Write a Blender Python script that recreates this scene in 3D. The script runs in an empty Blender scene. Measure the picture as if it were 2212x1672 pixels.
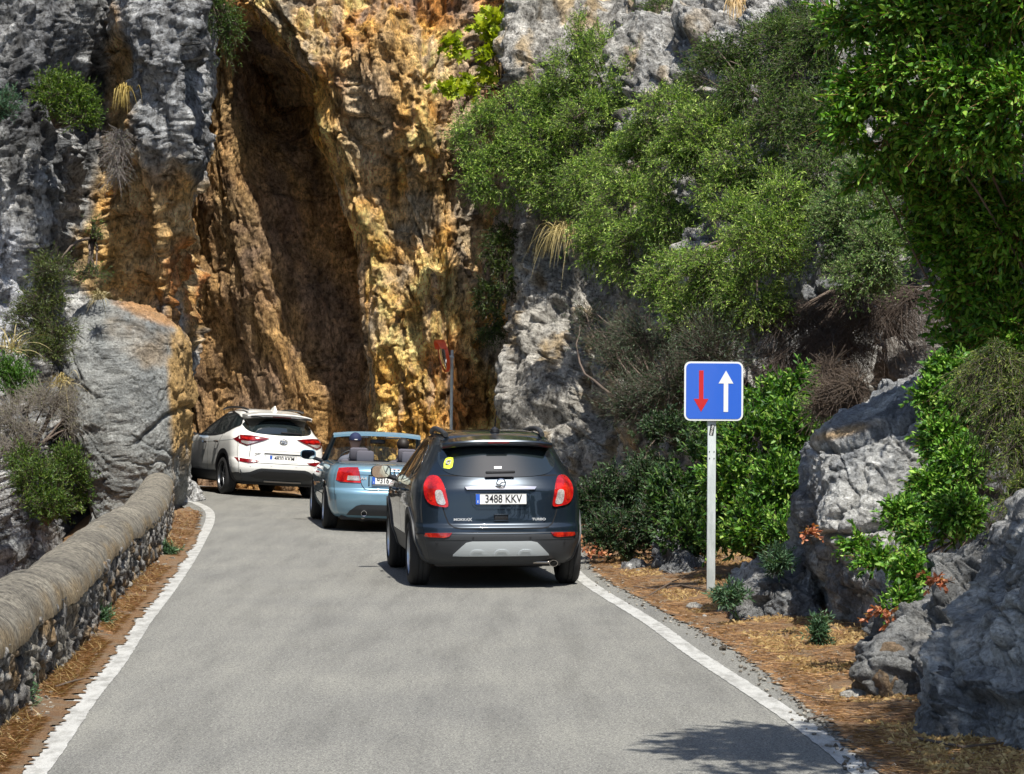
import bpy, bmesh, math, random
import numpy as np
from mathutils import Vector, Matrix
from mathutils.bvhtree import BVHTree
from mathutils.geometry import delaunay_2d_cdt

SC = bpy.context.scene
COL = SC.collection
R = math.radians
# ------------------------------------------------------------------ camera, sky, sun, exposure
F = 5300.0; CX = 1106.0; HY = 844.0; CAMZ = 2.0      # picture 2212 x 1672: focal length, centre column, horizon row
cam_d = bpy.data.cameras.new("camera"); cam = bpy.data.objects.new("camera", cam_d); COL.objects.link(cam)
cam.location = (0, 0, CAMZ); cam.rotation_euler = (R(90), 0, 0)
cam_d.sensor_width = 36; cam_d.lens = F / 2212 * 36; cam_d.shift_y = (HY - 836) / 2212
cam_d.clip_start = .1; cam_d.clip_end = 2000
SC.camera = cam
SUN = Vector((.14, -.46, .87)).normalized()
wd = bpy.data.worlds.new("World"); SC.world = wd; wd.use_nodes = True
nt = wd.node_tree; bg = nt.nodes['Background']
sky = nt.nodes.new('ShaderNodeTexSky'); sky.sky_type = 'NISHITA'; sky.sun_disc = False
sky.sun_elevation = math.asin(SUN.z); sky.sun_rotation = math.atan2(SUN.x, SUN.y)
nt.links.new(sky.outputs[0], bg.inputs[0]); bg.inputs[1].default_value = .115
sd = bpy.data.lights.new("sun", 'SUN'); sd.energy = 5.0; sd.angle = R(.5); sd.color = (1, .95, .86)
so = bpy.data.objects.new("sun", sd); COL.objects.link(so)
so.rotation_euler = SUN.to_track_quat('Z', 'Y').to_euler()
SC.view_settings.view_transform = 'Standard'; SC.view_settings.look = 'None'
SC.view_settings.exposure = .45; SC.view_settings.gamma = 1
SC.cycles.max_bounces = 6; SC.cycles.diffuse_bounces = 3; SC.cycles.glossy_bounces = 3
SC.cycles.transmission_bounces = 4; SC.cycles.transparent_max_bounces = 6
SC.cycles.caustics_reflective = False; SC.cycles.caustics_refractive = False

def P(x, y, Y):
    return ((x - CX) / F * Y, Y, CAMZ - (y - HY) / F * Y)
def G(x, y, z=0.0):                                   # point of the ground seen at (x, y)
    Y = (CAMZ - z) * F / (y - HY); return ((x - CX) / F * Y, Y)
def smooth(t):
    t = np.clip(t, 0, 1); return t * t * (3 - 2 * t)
def height(X, Y):                                     # the road banks to the right where it bends
    X = np.asarray(X, float); Y = np.asarray(Y, float)
    xp = np.interp(Y, [28, 36, 47.5, 60], [-2.2, -2.8, -5.6, -9])
    k = np.interp(Y, [28, 36, 46, 55], [0, .033, .065, .03])
    return -k * np.clip(X - xp, 0, 4.5)
def hgt(X, Y): return float(height(X, Y))

# ------------------------------------------------------------------ numpy noise
_rs = np.random.RandomState(7)
_perm = np.concatenate([_rs.permutation(256)] * 3)
_g = _rs.normal(size=(256, 3)); _g /= np.linalg.norm(_g, axis=1)[:, None]
_rv = _rs.rand(256)
def pnoise(p):
    pi = np.floor(p).astype(np.int64); f = p - pi; u = f * f * f * (f * (f * 6 - 15) + 10); pi &= 255
    out = 0
    for i in (0, 1):
        wx = u[:, 0] if i else 1 - u[:, 0]
        for j in (0, 1):
            wy = u[:, 1] if j else 1 - u[:, 1]
            for k in (0, 1):
                wz = u[:, 2] if k else 1 - u[:, 2]
                h = _perm[_perm[_perm[(pi[:, 0] + i) & 255] + ((pi[:, 1] + j) & 255)] + ((pi[:, 2] + k) & 255)]
                g = _g[h]
                out = out + wx * wy * wz * (g[:, 0] * (f[:, 0] - i) + g[:, 1] * (f[:, 1] - j) + g[:, 2] * (f[:, 2] - k))
    return out * 1.6
def fbm(p, o=4, gain=.5, lac=2.03):
    a = 1; s = 0; q = p.copy()
    for _ in range(o):
        s = s + a * pnoise(q); q = q * lac + 17.3; a *= gain
    return s
def ridged(p, o=4, gain=.5):
    a = 1; s = 0; q = p.copy()
    for _ in range(o):
        s = s + a * (1 - 2 * np.abs(pnoise(q))); q = q * 2.07 + 9.1; a *= gain
    return s
def worley(p):
    pi = np.floor(p).astype(np.int64); f = p - pi
    n = len(p); d1 = np.full(n, 9.); d2 = np.full(n, 9.); idv = np.zeros(n)
    for i in (-1, 0, 1):
        for j in (-1, 0, 1):
            for k in (-1, 0, 1):
                a = (pi[:, 0] + i) & 255; b = (pi[:, 1] + j) & 255; c = (pi[:, 2] + k) & 255
                h = _perm[_perm[_perm[a] + b] + c]
                dx = i + _rv[h] - f[:, 0]; dy = j + _rv[(h + 71) & 255] - f[:, 1]; dz = k + _rv[(h + 143) & 255] - f[:, 2]
                d = np.sqrt(dx * dx + dy * dy + dz * dz)
                m = d < d1
                d2 = np.where(m, d1, np.minimum(d2, d)); idv = np.where(m, _rv[(h + 200) & 255], idv); d1 = np.where(m, d, d1)
    return d1, d2, idv

def facets(p, sc, slope=.5, step=.5, warp=.25, seed=0):   # tilted planes broken along irregular joints; returns offset in metres, edge distance
    q = p * sc + seed * 3.3; q = q + warp * np.stack([fbm(q * .8 + 5, 3), fbm(q * .8 + 31, 3), fbm(q * .8 + 77, 3)], 1)
    pi = np.floor(q).astype(np.int64); f = q - pi; n = len(q); d1 = np.full(n, 9.); d2 = np.full(n, 9.); hb = np.zeros(n, int); v = np.zeros((n, 3))
    for i in (-1, 0, 1):
        for j in (-1, 0, 1):
            for k in (-1, 0, 1):
                h = _perm[_perm[_perm[(pi[:, 0] + i) & 255] + ((pi[:, 1] + j) & 255)] + ((pi[:, 2] + k) & 255)]
                dv = np.stack([f[:, 0] - i - _rv[h], f[:, 1] - j - _rv[(h + 71) & 255], f[:, 2] - k - _rv[(h + 143) & 255]], 1)
                d = np.sqrt((dv * dv).sum(1)); m = d < d1
                d2 = np.where(m, d1, np.minimum(d2, d)); hb = np.where(m, h, hb); v[m] = dv[m]; d1 = np.where(m, d, d1)
    return ((_g[hb] * v).sum(1) * slope + (_rv[(hb + 200) & 255] - .5) * step) / sc * (.12 + .88 * smooth((d2 - d1) / .20)), d2 - d1, _rv[(hb + 99) & 255]
# ------------------------------------------------------------------ object helpers
def tag(o, label=None, cat=None, group=None, kind=None):
    if label: o['label'] = label
    if cat: o['category'] = cat
    if group: o['group'] = group
    if kind: o['kind'] = kind
    return o
def empty(name, loc=(0, 0, 0), rot=(0, 0, 0)):
    o = bpy.data.objects.new(name, None); COL.objects.link(o); o.location = loc; o.rotation_euler = rot
    o.empty_display_size = .1
    return o
def link(name, me, parent=None, loc=None):
    o = bpy.data.objects.new(name, me); COL.objects.link(o)
    if parent: o.parent = parent
    if loc is not None: o.location = loc
    return o
def mesh(name, verts, faces, mats, parent=None, smooth_=True, tint=None, mi=None, loc=None):
    verts = np.asarray(verts, float)
    if loc is not None: verts = verts - np.asarray(loc)
    me = bpy.data.meshes.new(name)
    if isinstance(faces, np.ndarray):
        n, k = faces.shape
        me.vertices.add(len(verts)); me.vertices.foreach_set('co', verts.astype(np.float32).ravel())
        me.loops.add(n * k); me.loops.foreach_set('vertex_index', faces.astype(np.int32).ravel())
        me.polygons.add(n); me.polygons.foreach_set('loop_start', np.arange(0, n * k, k, dtype=np.int32))
        me.update(calc_edges=True)
    else:
        me.from_pydata([tuple(v) for v in verts], [], faces)
    me.polygons.foreach_set('use_smooth', np.full(len(me.polygons), bool(smooth_)))
    for m in (mats if isinstance(mats, (list, tuple)) else [mats]): me.materials.append(m)
    if mi is not None: me.polygons.foreach_set('material_index', np.asarray(mi, np.int32))
    if tint is not None:
        a = me.color_attributes.new('tint', 'FLOAT_COLOR', 'POINT')
        t = np.ones((len(verts), 4), np.float32); t[:, :3] = tint; a.data.foreach_set('color', t.ravel())
    me.update()
    return link(name, me, parent, loc)
class MB:                                             # collects simple shapes into one mesh
    def __init__(s): s.v = []; s.f = []
    def add(s, v, f):
        b = len(s.v); s.v += [tuple(q) for q in v]; s.f += [tuple(i + b for i in q) for q in f]; return s
    def box(s, c, d, rot=None, bev=0):
        x, y, z = d[0] / 2, d[1] / 2, d[2] / 2
        bm = bmesh.new(); bmesh.ops.create_cube(bm, size=1)
        bmesh.ops.scale(bm, vec=(x * 2, y * 2, z * 2), verts=bm.verts)
        if bev: bmesh.ops.bevel(bm, geom=bm.edges[:], offset=bev, segments=2, affect='EDGES', profile=.5)
        M = Matrix.Translation(c) @ (rot.to_4x4() if rot else Matrix())
        bm.verts.index_update()
        s.add([M @ v.co for v in bm.verts], [[v.index for v in f.verts] for f in bm.faces]); bm.free(); return s
    def tube(s, pts, r, n=8, cap=True):
        pts = [Vector(p) for p in pts]; rs = r if isinstance(r, (list, tuple)) else [r] * len(pts)
        v = []; f = []
        up = Vector((0, 0, 1))
        for i, p in enumerate(pts):
            d = (pts[min(i + 1, len(pts) - 1)] - pts[max(i - 1, 0)]).normalized()
            a = d.cross(up)
            if a.length < .05: a = d.cross(Vector((0, 1, 0)))
            a.normalize(); b = d.cross(a)
            for k in range(n):
                t = 2 * math.pi * k / n; v.append(p + (a * math.cos(t) + b * math.sin(t)) * rs[i])
        for i in range(len(pts) - 1):
            for k in range(n):
                f.append((i * n + k, i * n + (k + 1) % n, (i + 1) * n + (k + 1) % n, (i + 1) * n + k))
        if cap: f.append(tuple(range(n))[::-1]); f.append(tuple((len(pts) - 1) * n + k for k in range(n)))
        return s.add(v, f)
    def lathe(s, prof, n=32, axis='x', c=(0, 0, 0)):   # prof: (along axis, radius)
        v = []; f = []
        for a, r in prof:
            for k in range(n):
                t = 2 * math.pi * k / n; q = (a, r * math.cos(t), r * math.sin(t))
                if axis == 'y': q = (q[1], q[0], q[2])
                if axis == 'z': q = (q[1], q[2], q[0])
                v.append((q[0] + c[0], q[1] + c[1], q[2] + c[2]))
        for i in range(len(prof) - 1):
            for k in range(n): f.append((i * n + k, i * n + (k + 1) % n, (i + 1) * n + (k + 1) % n, (i + 1) * n + k))
        return s.add(v, f)
    def prism(s, poly, y0, y1):                       # polygon in (x, z), extruded along y
        n = len(poly); v = [(x, y0, z) for x, z in poly] + [(x, y1, z) for x, z in poly]
        f = [tuple(range(n)), tuple(range(2 * n - 1, n - 1, -1))] + [(i, i + n, (i + 1) % n + n, (i + 1) % n) for i in range(n)]
        return s.add(v, f)
    def build(s, name, m, parent=None, smooth_=False, loc=None, auto=True):
        o = mesh(name, s.v, s.f, m, parent, smooth_, loc=loc)
        bm = bmesh.new(); bm.from_mesh(o.data); bmesh.ops.recalc_face_normals(bm, faces=bm.faces[:]); bm.to_mesh(o.data); bm.free()
        if smooth_ and auto:
            o.data.set_sharp_from_angle(angle=R(40))
        return o
def text(name, s, size, m, parent, loc, rot=(R(90), 0, 0), ext=.001, sx=1.0, align='CENTER', bold=0.0, shear=0):
    c = bpy.data.curves.new(name, 'FONT'); c.body = s; c.size = size; c.extrude = ext; c.align_x = align; c.align_y = 'CENTER'
    c.offset = bold; c.shear = shear
    o = bpy.data.objects.new(name, c); COL.objects.link(o)
    bpy.context.view_layer.update()
    me = bpy.data.meshes.new_from_object(o.evaluated_get(bpy.context.evaluated_depsgraph_get()))
    bpy.data.objects.remove(o); me.materials.clear(); me.materials.append(m); me.name = name
    r = link(name, me, parent); r.location = loc; r.rotation_euler = rot; r.scale = (sx, 1, 1)
    return r

# ------------------------------------------------------------------ materials
def mat(name, col, rough=.5, metal=0, coat=0, spec=.5, emit=None, trans=0, alpha=1):
    m = bpy.data.materials.new(name); m.use_nodes = True; b = m.node_tree.nodes['Principled BSDF']
    b.inputs['Base Color'].default_value = (*col, 1); b.inputs['Roughness'].default_value = rough
    b.inputs['Metallic'].default_value = metal; b.inputs['Coat Weight'].default_value = coat; b.inputs['Coat Roughness'].default_value = .03
    b.inputs['Specular IOR Level'].default_value = spec
    b.inputs['Transmission Weight'].default_value = trans
    return m
class N:                                              # tiny node-tree helper
    def __init__(s, m): s.m = m; s.t = m.node_tree; s.b = s.t.nodes['Principled BSDF']
    def n(s, ty, **k):
        x = s.t.nodes.new(ty)
        for a, b in k.items():
            if a.startswith('_'): setattr(x, a[1:], b)
            else: x.inputs[a.replace('__', ' ')].default_value = b
        return x
    def l(s, a, b): s.t.links.new(a, b)
    def coord(s, scale=(1, 1, 1)):
        g = s.n('ShaderNodeNewGeometry'); mp = s.n('ShaderNodeMapping'); mp.inputs['Scale'].default_value = scale
        s.l(g.outputs['Position'], mp.inputs['Vector']); return mp.outputs[0]
    def noise(s, vec, scale, det=6, rough=.6, dist=0):
        x = s.n('ShaderNodeTexNoise', Scale=scale, Detail=det, Roughness=rough, Distortion=dist); s.l(vec, x.inputs['Vector']); return x.outputs[0]
    def ramp(s, fac, stops):
        r = s.n('ShaderNodeValToRGB'); e = r.color_ramp.elements
        while len(e) < len(stops): e.new(.5)
        for i, (p, c) in enumerate(stops): e[i].position = p; e[i].color = (*c, 1) if len(c) == 3 else c
        s.l(fac, r.inputs[0]); return r.outputs[0]
    def mix(s, fac, a, b, mode='MIX'):
        x = s.n('ShaderNodeMix', _data_type='RGBA', _blend_type=mode)
        for v, i in ((fac, 0), (a, 6), (b, 7)):
            if hasattr(v, 'is_output'): s.l(v, x.inputs[i])
            else: x.inputs[i].default_value = v if i == 0 else (*v, 1)
        return x.outputs[2]
    def bump(s, h, strength, dist, prev=None):
        b = s.n('ShaderNodeBump', Strength=strength, Distance=dist); s.l(h, b.inputs['Height'])
        if prev is not None: s.l(prev, b.inputs['Normal'])
        return b.outputs[0]
def rock_mat(name, fine=1.0, vert=(1, 1, 1), amt=1.0, pits=0.5, con=1.0):
    m = mat(name, (.3, .3, .3), .92, spec=.25); k = N(m)
    at = k.n('ShaderNodeAttribute', _attribute_name='tint')
    v = k.coord(vert)
    n1 = k.noise(v, 3.2 * fine, 8, .68); n2 = k.noise(v, 14 * fine, 6, .7); n3 = k.noise(v, 48 * fine, 3, .6)
    m1 = k.ramp(n1, [(.34, (.36, .35, .34)), (.48, (.95, .95, .95)), (.66, (1.65, 1.65, 1.65))])
    m2 = k.ramp(n2, [(.36, (.30, .28, .26)), (.48, (1, 1, 1)), (.64, (1.6, 1.6, 1.6))])
    c = k.mix(con, at.outputs['Color'], m1, 'MULTIPLY'); c = k.mix(.85 * con, c, m2, 'MULTIPLY')
    vo = k.n('ShaderNodeTexVoronoi', Scale=5 * fine, _feature='DISTANCE_TO_EDGE'); wv = k.n('ShaderNodeVectorMath', _operation='MULTIPLY_ADD'); wv.inputs[1].default_value = (.5 / fine,) * 3; wn = k.n('ShaderNodeTexNoise', Scale=2.2 * fine, Detail=6, Roughness=.7); k.l(v, wn.inputs['Vector']); k.l(wn.outputs['Color'], wv.inputs[0]); k.l(v, wv.inputs[2]); k.l(wv.outputs[0], vo.inputs['Vector'])
    dk = k.ramp(vo.outputs['Distance'], [(.0, (.25, .23, .22)), (.05, (1, 1, 1))])
    c = k.mix(pits, c, dk, 'MULTIPLY')
    k.l(c, k.b.inputs['Base Color'])
    b = k.bump(n1, 1.0 * amt, .26 / fine, None); b = k.bump(n2, 1.0 * amt, .11 / fine, b); b = k.bump(n3, .7 * amt, .02 / fine, b)
    b = k.bump(dk, .5 * amt, .03 / fine, b)
    k.l(b, k.b.inputs['Normal'])
    return m
M_GREY = rock_mat('grey_limestone', 1.0, (1, 1, .75), 1.0, .45)
M_OCHRE = rock_mat('ochre_limestone', 1.1, (1, 1, .55), 1.1, .6)
M_BOULD = rock_mat('boulder_limestone', 2.0, (1, 1, 1), 1.0, .3, .55)
def leaf_mat(name, tr=.35):
    m = mat(name, (.06, .1, .02), .5, spec=.4); k = N(m)
    at = k.n('ShaderNodeAttribute', _attribute_name='tint'); k.l(at.outputs['Color'], k.b.inputs['Base Color'])
    t = k.n('ShaderNodeBsdfTranslucent'); mx = k.n('ShaderNodeMixShader', Fac=tr)
    br = k.mix(1.0, at.outputs['Color'], (1.4, 1.5, .5), 'MULTIPLY'); k.l(br, t.inputs['Color'])
    out = m.node_tree.nodes['Material Output']
    k.l(k.b.outputs[0], mx.inputs[1]); k.l(t.outputs[0], mx.inputs[2]); k.l(mx.outputs[0], out.inputs['Surface'])
    return m
M_LEAF = leaf_mat('leaves', .22)
M_STRAW = leaf_mat('dry_straw', .15)
M_BARK = mat('bark', (.12, .09, .07), .9)
M_TWIG = mat('dry_twigs', (.10, .075, .06), .9)

# ------------------------------------------------------------------ lofted rock
def catmull(A, n):                                    # A (k, ...) -> n samples along axis 0
    k = len(A); t = np.linspace(0, k - 1, n); i = np.clip(np.floor(t).astype(int), 0, k - 2); f = (t - i)
    f = f.reshape((-1,) + (1,) * (A.ndim - 1))
    p0 = A[np.clip(i - 1, 0, k - 1)]; p1 = A[i]; p2 = A[i + 1]; p3 = A[np.clip(i + 2, 0, k - 1)]
    m1 = (p2 - p0) * .5; m2 = (p3 - p1) * .5
    return (2 * f ** 3 - 3 * f ** 2 + 1) * p1 + (f ** 3 - 2 * f ** 2 + f) * m1 + (-2 * f ** 3 + 3 * f ** 2) * p2 + (f ** 3 - f ** 2) * m2
def grid_faces(nu, nv, wrap=False):
    i = np.arange(nu - 1)[:, None]; j = np.arange(nv if wrap else nv - 1)[None, :]; j2 = (j + 1) % nv
    return np.stack([i * nv + j, i * nv + j2, (i + 1) * nv + j2, (i + 1) * nv + j], -1).reshape(-1, 4)
def grid_normals(V, wrap=False):
    du = np.gradient(V, axis=0)
    dv = (np.roll(V, -1, 1) - np.roll(V, 1, 1)) if wrap else np.gradient(V, axis=1)
    n = np.cross(dv, du); return n / (np.linalg.norm(n, axis=2)[..., None] + 1e-9)
def resample_rows(V, nv):                             # equal spacing along every row (average over rows)
    d = np.linalg.norm(np.diff(V, axis=1), axis=2).mean(0) + 1e-6; s = np.concatenate([[0], np.cumsum(d)]); t = np.linspace(0, s[-1], nv)
    out = np.empty((V.shape[0], nv, 3))
    for a in range(3):
        for r in range(V.shape[0]): out[r, :, a] = np.interp(t, s, V[r, :, a])
    return out
def cliff(name, rows, nz, nx, disp, color, material, dens=None):
    zs = np.array([r[0] for r in rows], float)
    A = np.array([[((px - CX) / F * Y, Y, z) for px, Y in pts] for z, pts in rows])
    zz = np.interp(np.linspace(0, 1, nz), np.linspace(0, 1, 60), np.interp(np.linspace(0, 1, 60), [0, .08, .88, 1], [zs[0], max(zs[0], -.5), 10.5, zs[-1]]))
    B = np.empty((nz, A.shape[1], 3))
    for c in range(A.shape[1]):
        for a in range(3): B[:, c, a] = np.interp(zz, zs, A[:, c, a])
    k = 9                                             # soften the joints between levels
    ker = np.hanning(k + 2)[1:-1]; ker /= ker.sum()
    for c in range(A.shape[1]):
        for a in (0, 1):
            q = np.pad(B[:, c, a], k // 2, mode='edge'); B[:, c, a] = np.convolve(q, ker, 'valid')
    C = np.swapaxes(catmull(np.swapaxes(B, 0, 1), 1400), 0, 1)
    C = resample_rows(C, nx)
    V = C.reshape(-1, 3)
    n = grid_normals(C).reshape(-1, 3)
    d, aux = disp(V + n * .7); d = d - np.median(d)
    W = V + n * d[:, None]
    tint = color(W, d, aux)
    return mesh(name, W, grid_faces(nz, nx), material, tint=np.clip(tint, .005, .9))
def lerp(a, b, t):
    t = np.clip(np.asarray(t), 0, 1)[..., None]; return np.asarray(a) * (1 - t) + np.asarray(b) * t
def spot(W, px, py, rx, ry, Y, rot=0):                # soft elliptical patch on a cliff (world X and Z of that place)
    x, _, z = P(px, py, Y); dx = (W[:, 0] - x) / (rx / F * Y); dz = (W[:, 2] - z) / (ry / F * Y)
    if rot:
        c, s = math.cos(rot), math.sin(rot)
        ax = (W[:, 0] - x); az = (W[:, 2] - z); dx = (ax * c + az * s) / (rx / F * Y); dz = (-ax * s + az * c) / (ry / F * Y)
    return 1 / (1 + np.exp(6 * (np.sqrt(dx * dx + dz * dz) - 1)))
def blocks(p, sc, warp=.35, seed=0):
    q = p * sc + seed; w = np.stack([pnoise(q * .9 + 5), pnoise(q * .9 + 31), pnoise(q * .9 + 77)], 1)
    return worley(q + warp * w)
# ================================================================== THE SETTING
# ---- terrain
def terrain():
    xs = np.concatenate([np.linspace(-300, -20, 12), np.linspace(-18, 12, 150), np.linspace(14, 300, 12)])
    ys = np.concatenate([np.linspace(-300, -10, 12), np.linspace(-8, 62, 220), np.linspace(66, 300, 10)])
    X, Y = np.meshgrid(xs, ys)
    wx = np.interp(Y, [-300, 14.1, 18.8, 25.4, 36.9, 60, 300], [-3.6, -3.5, -3.9, -4.5, -5.7, -12, -40])
    d = wx - X
    drop = -np.clip(d, 0, 60) * .8 * smooth((48 - Y) / 6) * 1.0
    Z = height(X, Y) - .03 + drop
    p = np.stack([X.ravel(), Y.ravel(), Z.ravel()], 1)
    p[:, 2] += np.where(d.ravel() > .3, .35 * fbm(p * .6, 4), 0) * smooth(d.ravel() / 2)
    m = mat('earth', (.2, .13, .07), .95); k = N(m); v = k.coord()
    c = k.ramp(k.noise(v, 9, 8, .7), [(.3, (.10, .06, .03)), (.5, (.24, .14, .065)), (.7, (.38, .26, .14))])
    k.l(c, k.b.inputs['Base Color']); k.l(k.bump(k.noise(v, 40, 5, .7), .7, .03), k.b.inputs['Normal'])
    o = mesh('ground', p, grid_faces(len(ys), len(xs)), m); tag(o, kind='structure')
terrain()

# ---- road: left and right edge lines in metres
LL = [G(72, 1672), G(183, 1516), G(245, 1440), G(312, 1340), G(352, 1290), G(404, 1217), G(434, 1166), G(453, 1127), G(451, 1104), G(430, 1090), G(402, 1083)]
LL = [(-1.55, -30), (-1.75, 0), (-2.1, 6)] + LL + [(-8.2, 46.6), (-14, 47.0)]
RL = [(2.0, -30), (1.95, 0), (1.9, 8), G(1868, 1672), G(1750, 1578), G(1488, 1404), G(1414, 1350), G(1265, 1256), (.42, 32.5), (-.25, 38.5), (-1.15, 43.3), (-2.35, 46.4), (-4.2, 48.75), G(400, 1048), (-10.5, 52.9), (-15, 53.6)]
RE = [(2.3, -30), (2.3, 0), (2.2, 8), G(1892, 1650), G(1860, 1620), G(1802, 1561), G(1733, 1510), G(1652, 1444), G(1586, 1397), G(1513, 1360), G(1404, 1300), G(1300, 1240), (.95, 32.5), (.35, 38.5), (-.6, 43.5), (-1.9, 46.9), (-3.9, 49.2), (-6.9, 52.1), (-10.5, 53.3), (-15, 54)]
def curve(pts, step=.12):
    A = np.array(pts, float); n = len(A)
    t = [0]
    for i in range(1, n): t.append(t[-1] + np.linalg.norm(A[i] - A[i - 1]) ** .5)
    t = np.array(t); out = []
    m = np.gradient(A, t, axis=0)
    for i in range(n - 1):
        h = t[i + 1] - t[i]; k = max(2, int(np.linalg.norm(A[i + 1] - A[i]) / step)); f = np.linspace(0, 1, k, endpoint=False)[:, None]
        out.append((2 * f ** 3 - 3 * f ** 2 + 1) * A[i] + (f ** 3 - 2 * f ** 2 + f) * h * m[i] + (-2 * f ** 3 + 3 * f ** 2) * A[i + 1] + (f ** 3 - f ** 2) * h * m[i + 1])
    out.append(A[-1:]); return np.concatenate(out)
def by_arc(C, n):
    s = np.concatenate([[0], np.cumsum(np.linalg.norm(np.diff(C, axis=0), axis=1))]); t = np.linspace(0, s[-1], n)
    return np.stack([np.interp(t, s, C[:, 0]), np.interp(t, s, C[:, 1])], 1)
def asphalt():
    m = mat('asphalt', (.2, .2, .2), .85, spec=.35); k = N(m); v = k.coord()
    a = k.noise(v, 210, 3, .8); b = k.noise(v, .55, 5, .6); c = k.noise(k.coord((3, .35, 1)), 1.1, 5, .65)
    g2 = k.noise(v, 70, 2, .9); g3 = k.noise(k.coord((1, .6, 1)), 26, 4, .8)
    col = k.ramp(a, [(.3, (.09, .09, .084)), (.5, (.182, .182, .172)), (.68, (.34, .336, .315))])
    col = k.mix(.9, col, k.ramp(g2, [(.40, (.50, .50, .49)), (.5, (1, 1, 1)), (.60, (1.55, 1.54, 1.50))]), 'MULTIPLY'); col = k.mix(.8, col, k.ramp(g3, [(.38, (.74, .74, .74)), (.5, (1, 1, 1)), (.62, (1.2, 1.2, 1.17))]), 'MULTIPLY')
    col = k.mix(.8, col, k.ramp(b, [(.3, (.86, .86, .87)), (.7, (1.12, 1.11, 1.08))]), 'MULTIPLY')
    col = k.mix(.8, col, k.ramp(c, [(.35, (.80, .80, .80)), (.5, (1, 1, 1)), (.68, (1.14, 1.14, 1.12))]), 'MULTIPLY')
    cr = k.n('ShaderNodeTexVoronoi', Scale=.8, _feature='DISTANCE_TO_EDGE')
    wv = k.n('ShaderNodeVectorMath', _operation='ADD'); k.l(v, wv.inputs[0])
    wn = k.n('ShaderNodeTexNoise', Scale=2.5, Detail=6); k.l(v, wn.inputs['Vector']); k.l(wn.outputs['Color'], wv.inputs[1]); k.l(wv.outputs[0], cr.inputs['Vector'])
    crk = k.ramp(cr.outputs['Distance'], [(.0, (1, 1, 1)), (.004, (0, 0, 0))])
    msk = k.ramp(k.noise(v, .7, 2, .5), [(.56, (0, 0, 0)), (.62, (.6, .6, .6))])
    fac = k.mix(1.0, crk, msk, 'MULTIPLY')
    col = k.mix(fac, col, (.06, .06, .06)); k.l(col, k.b.inputs['Base Color'])
    k.l(k.bump(a, .5, .006), k.b.inputs['Normal']); return m
M_ASPH = asphalt()
def ribbon(name, Lc, Rc, dz, m, n=700, cols=14, jag=None):
    A = by_arc(curve(Lc), n); B = by_arc(curve(Rc), n)
    V = np.empty((n, cols, 3))
    for j in range(cols):
        q = A + (B - A) * (j / (cols - 1)); V[:, j, :2] = q; V[:, j, 2] = height(q[:, 0], q[:, 1]) + dz
    if jag: V = jag(V)
    return tag(mesh(name, V.reshape(-1, 3), grid_faces(n, cols), m), kind='structure')
# asphalt runs from under the left verge to the crumbling right edge
lc = curve(LL); 
def offset(C, d):
    t = np.gradient(C, axis=0); t /= np.linalg.norm(t, axis=1)[:, None]; return np.stack([C[:, 0] + t[:, 1] * d, C[:, 1] - t[:, 0] * d], 1)
def ragged_edge(V):
    q = V[:, -1].copy(); w = .09 * fbm(np.stack([q[:, 0] * 3, q[:, 1] * 3, q[:, 1] * 0], 1), 4)
    V[:, -1, 0] += w; return V
# left verge
ribbon('road', [tuple(p) for p in offset(lc, -.35)[::8]], RE, 0.0, M_ASPH, 900, 16, ragged_edge)
def line_mat():
    m = mat('road_paint', (.75, .75, .72), .6); k = N(m); v = k.coord()
    c = k.ramp(k.noise(v, 160, 3, .8), [(.33, (.22, .22, .21)), (.47, (.46, .46, .44)), (.7, (.62, .62, .59))])
    c = k.mix(.75, c, k.ramp(k.noise(k.coord((1, .4, 1)), 7, 6, .75), [(.36, (.42, .41, .39)), (.54, (1, 1, 1))]), 'MULTIPLY')
    k.l(c, k.b.inputs['Base Color']); k.l(k.bump(k.noise(v, 200, 2, .6), .4, .004), k.b.inputs['Normal']); return m
M_LINE = line_mat()
def line(name, pts, w):
    C = by_arc(curve(pts), 1500); A = offset(C, -w / 2); B = offset(C, w / 2)
    V = np.empty((len(C), 4, 3))
    for j in range(4):
        q = A + (B - A) * j / 3
        if j in (0, 3):
            q = q + .007 * fbm(np.stack([q[:, 0] * 9, q[:, 1] * 9, q[:, 1] * 0 + j], 1), 3)[:, None]
        V[:, j, :2] = q; V[:, j, 2] = height(q[:, 0], q[:, 1]) + .004
    return tag(mesh(name, V.reshape(-1, 3), grid_faces(len(C), 4), M_LINE), kind='structure')
line('road_marking', LL, .145); line('road_marking', RL, .145)

# ---- parapet wall
WB = [(-2.5, -6), (-2.6, 5), (-2.75, 10), G(4, 1596), G(84, 1504), G(180, 1407), G(234, 1332), G(293, 1261), G(339, 1215), (-4.66, 33.2), G(370, 1130), (-5.32, 38.4)]
def litter_mat():
    m = mat('pine_litter', (.3, .15, .06), .95); k = N(m); v = k.coord()
    a = k.noise(k.coord((2, .8, 1)), 60, 6, .8, 1.2); b = k.noise(v, 3.5, 4, .6); c2 = k.noise(v, 1.3, 3, .6)
    c = k.ramp(a, [(.30, (.05, .032, .018)), (.45, (.19, .10, .045)), (.56, (.32, .185, .085)), (.68, (.55, .42, .25))])
    c = k.mix(k.ramp(b, [(.48, (0, 0, 0)), (.62, (.7, .7, .7))]), c, (.25, .20, .14))
    c = k.mix(k.ramp(c2, [(.55, (0, 0, 0)), (.8, (.5, .5, .5))]), c, (.16, .08, .045))
    k.l(c, k.b.inputs['Base Color']); k.l(k.bump(a, .9, .03), k.b.inputs['Normal']); return m
M_LIT = litter_mat()
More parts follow.
